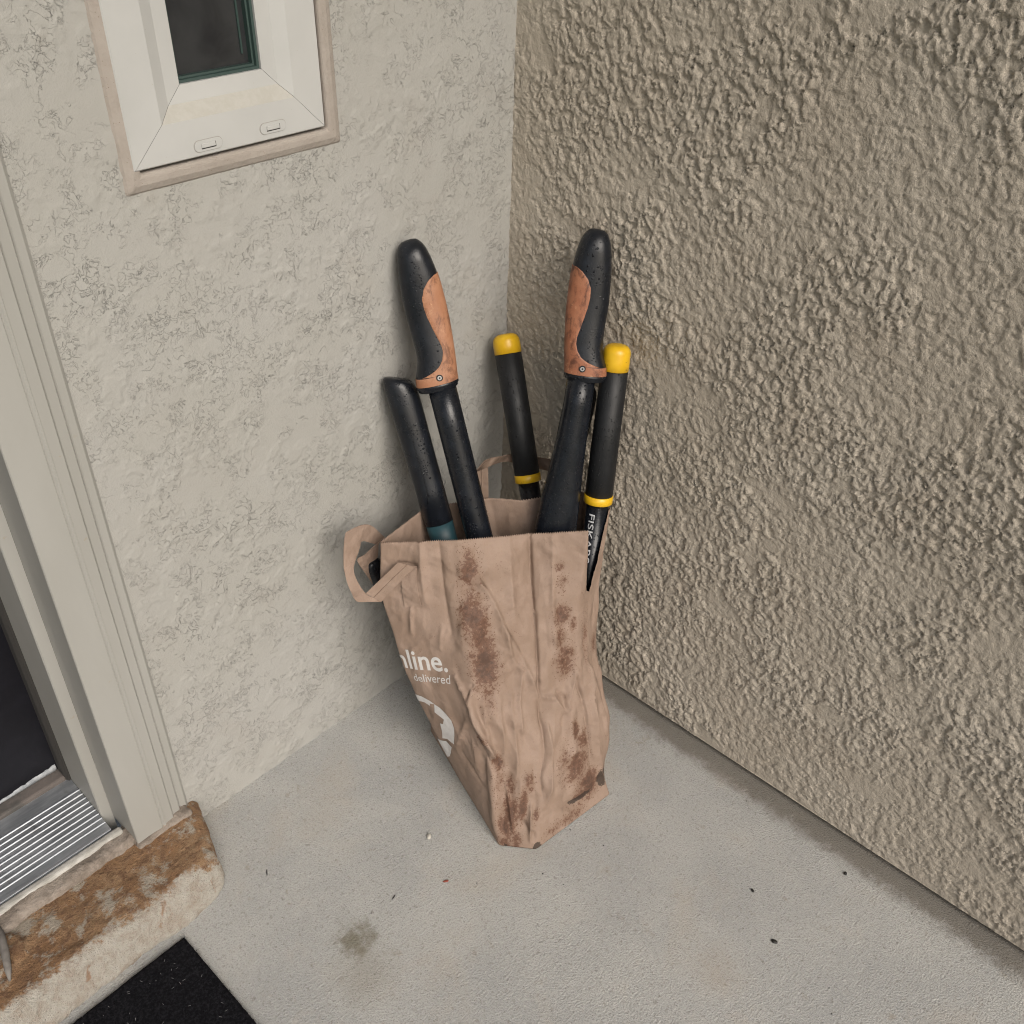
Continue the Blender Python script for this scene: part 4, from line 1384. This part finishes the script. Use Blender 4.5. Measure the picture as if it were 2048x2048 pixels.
# raised dots on the brighter grip, lettering on the yellow-capped lopper
def shaft_text():
    bm = text_bm('FISKARS', .004)
    x0 = min(v.co.x for v in bm.verts); x1 = max(v.co.x for v in bm.verts)
    slice_bm(bm, .15)
    vd = (Hy.lerp(Vector((-.018, -.2227, .6089)), .6) - cam.matrix_world.translation).normalized()
    a = dY2.cross(vd).normalized(); b = a.cross(dY2).normalized()
    if b.dot(vd) > 0: b = -b
    # a points across the shaft; make it the viewer's right
    if a.dot(cam.matrix_world.to_quaternion() @ Vector((1, 0, 0))) < 0: a = -a
    r = .0154; top = .3720; ln = .074; hgt = .0085
    for v in bm.verts:
        t = (v.co.x - x0) / (x1 - x0); y = (v.co.y / .73 - .5) * hgt - .0055
        th_ = y / r
        v.co = Hy + dY2 * (top - t * ln) + a * (r * math.sin(th_)) + b * (r * math.cos(th_))
    o = bmobj('lettering', bm, 'letter', shr)
    o.matrix_parent_inverse = Matrix.Translation(shr.location).inverted()
shaft_text()

# unidentified dark shape seen through the bag's strap, built as a short black handle
ht = empty('dark_handle_shape', (-.205, -.05, 0))
tag(ht, 'unidentified dark shape behind the bag, built as a short black handle, seen through the front strap loop', 'hand tool')
p0, p1 = Vector((-.205, -.050, .004)), Vector((-.2985, -.034, .312))
dd = (p1 - p0).normalized()
tubemesh('handle', [p0, p0.lerp(p1, .3), p0.lerp(p1, .8), p0.lerp(p1, .97), p1], [(.008, .006), (.012, .008), (.0145, .010), (.0135, .009), (.008, .005)], 'tube', ht, 24, up=(0, 1, 0))
q = p0.lerp(p1, .86)
tubemesh('ring', [q - dd * .0009, q + dd * .0009], [(.0149, .0103), (.0149, .0103)], 'letter', ht, 24, up=(0, 1, 0), cap=False)
adopt(ht)

# bits lying on the concrete
def bit(name, loc, size, rot, m, label, cat, group=None, seed=0):
    bm = bmesh.new()
    bmesh.ops.create_icosphere(bm, subdivisions=2, radius=1.0)
    for v in bm.verts:
        k = 1 + .28 * (float(fbm(v.co.x * 1.7 + seed, v.co.y * 1.7 + v.co.z + seed, 2)) - .5) * 2
        v.co = Vector((v.co.x * size[0] * k, v.co.y * size[1] * k, v.co.z * size[2] * k))
    o = bmobj(name, bm, m, None, True)
    o.location = (loc[0], loc[1], size[2] * .8); o.rotation_euler = (0, 0, rot)
    tag(o, label, cat, None, group)
bit('seed', (-.2067, -.6949), (.0042, .0028, .002), 1.9, 'seed', 'largest black oval seed on the concrete at the lower right', 'seed', 'seeds on the concrete', 1)
bit('seed', (-.0517, -.7143), (.0028, .0022, .002), .4, 'seed', 'small black seed on the concrete nearest the right wall', 'seed', 'seeds on the concrete', 2)
bit('seed', (-.1630, -.6354), (.0030, .0018, .0016), 1.2, 'seed', 'small black seed on the concrete between the bag and the largest seed', 'seed', 'seeds on the concrete', 3)
bit('pebble', (-.4091, -.2583), (.0048, .0034, .0026), .7, 'pebble', 'pale pebble on the concrete left of the foot of the bag', 'pebble', None, 4)
bit('bark_scrap', (-.4404, -.3254), (.0042, .0018, .0012), 2.5, 'redbit', 'red-brown scrap on the concrete in front of the bag', 'scrap', None, 5)
bit('twig', (-.505, -.292), (.0048, .0008, .0008), .3, 'seed', 'tiny dark twig on the concrete between the bag and the stain', 'twig', None, 6)
bit('twig', (-.600, -.140), (.0050, .0009, .0008), 1.0, 'seed', 'tiny dark twig on the concrete beside the stone step', 'twig', None, 7)
def crumbs():
    V, F = [], []
    for i in range(90):
        x = random.uniform(-.62, -.02); y = random.uniform(-.95, -.01)
        r = random.choice((.0004, .0006, .0006, .0009, .0013)); a = random.uniform(0, 6.28); e = random.uniform(.4, 1)
        b = len(V); dx, dy = math.cos(a) * r, math.sin(a) * r
        V.extend([(x - dx, y - dy, .0004), (x + dx, y + dy, .0004), (x - dy * e, y + dx * e, .0006), (x + dy * e, y - dx * e, .0005), (x, y, .0003 + r)])
        F.extend([(b, b + 3, b + 4), (b + 3, b + 1, b + 4), (b + 1, b + 2, b + 4), (b + 2, b, b + 4)])
    o = mesh('grit', V, F, 'seed'); tag(o, 'fine dark grit scattered over the concrete', 'grit', 'stuff')
crumbs()

# dry stalk on the step
tw = tubemesh('dry_stalk', [(-0.8889, 0.0127, 0.058), (-0.8905, -0.0154, 0.062), (-0.8977, -0.0426, 0.063), (-0.9048, -0.064, 0.06), (-0.909, -0.0758, 0.056)], [.0022, .0042, .0048, .0040, .0012], 'stalk', None, 14)
tag(tw, 'grey dry stalk lying on the stone step at the left edge of the picture', 'stalk')
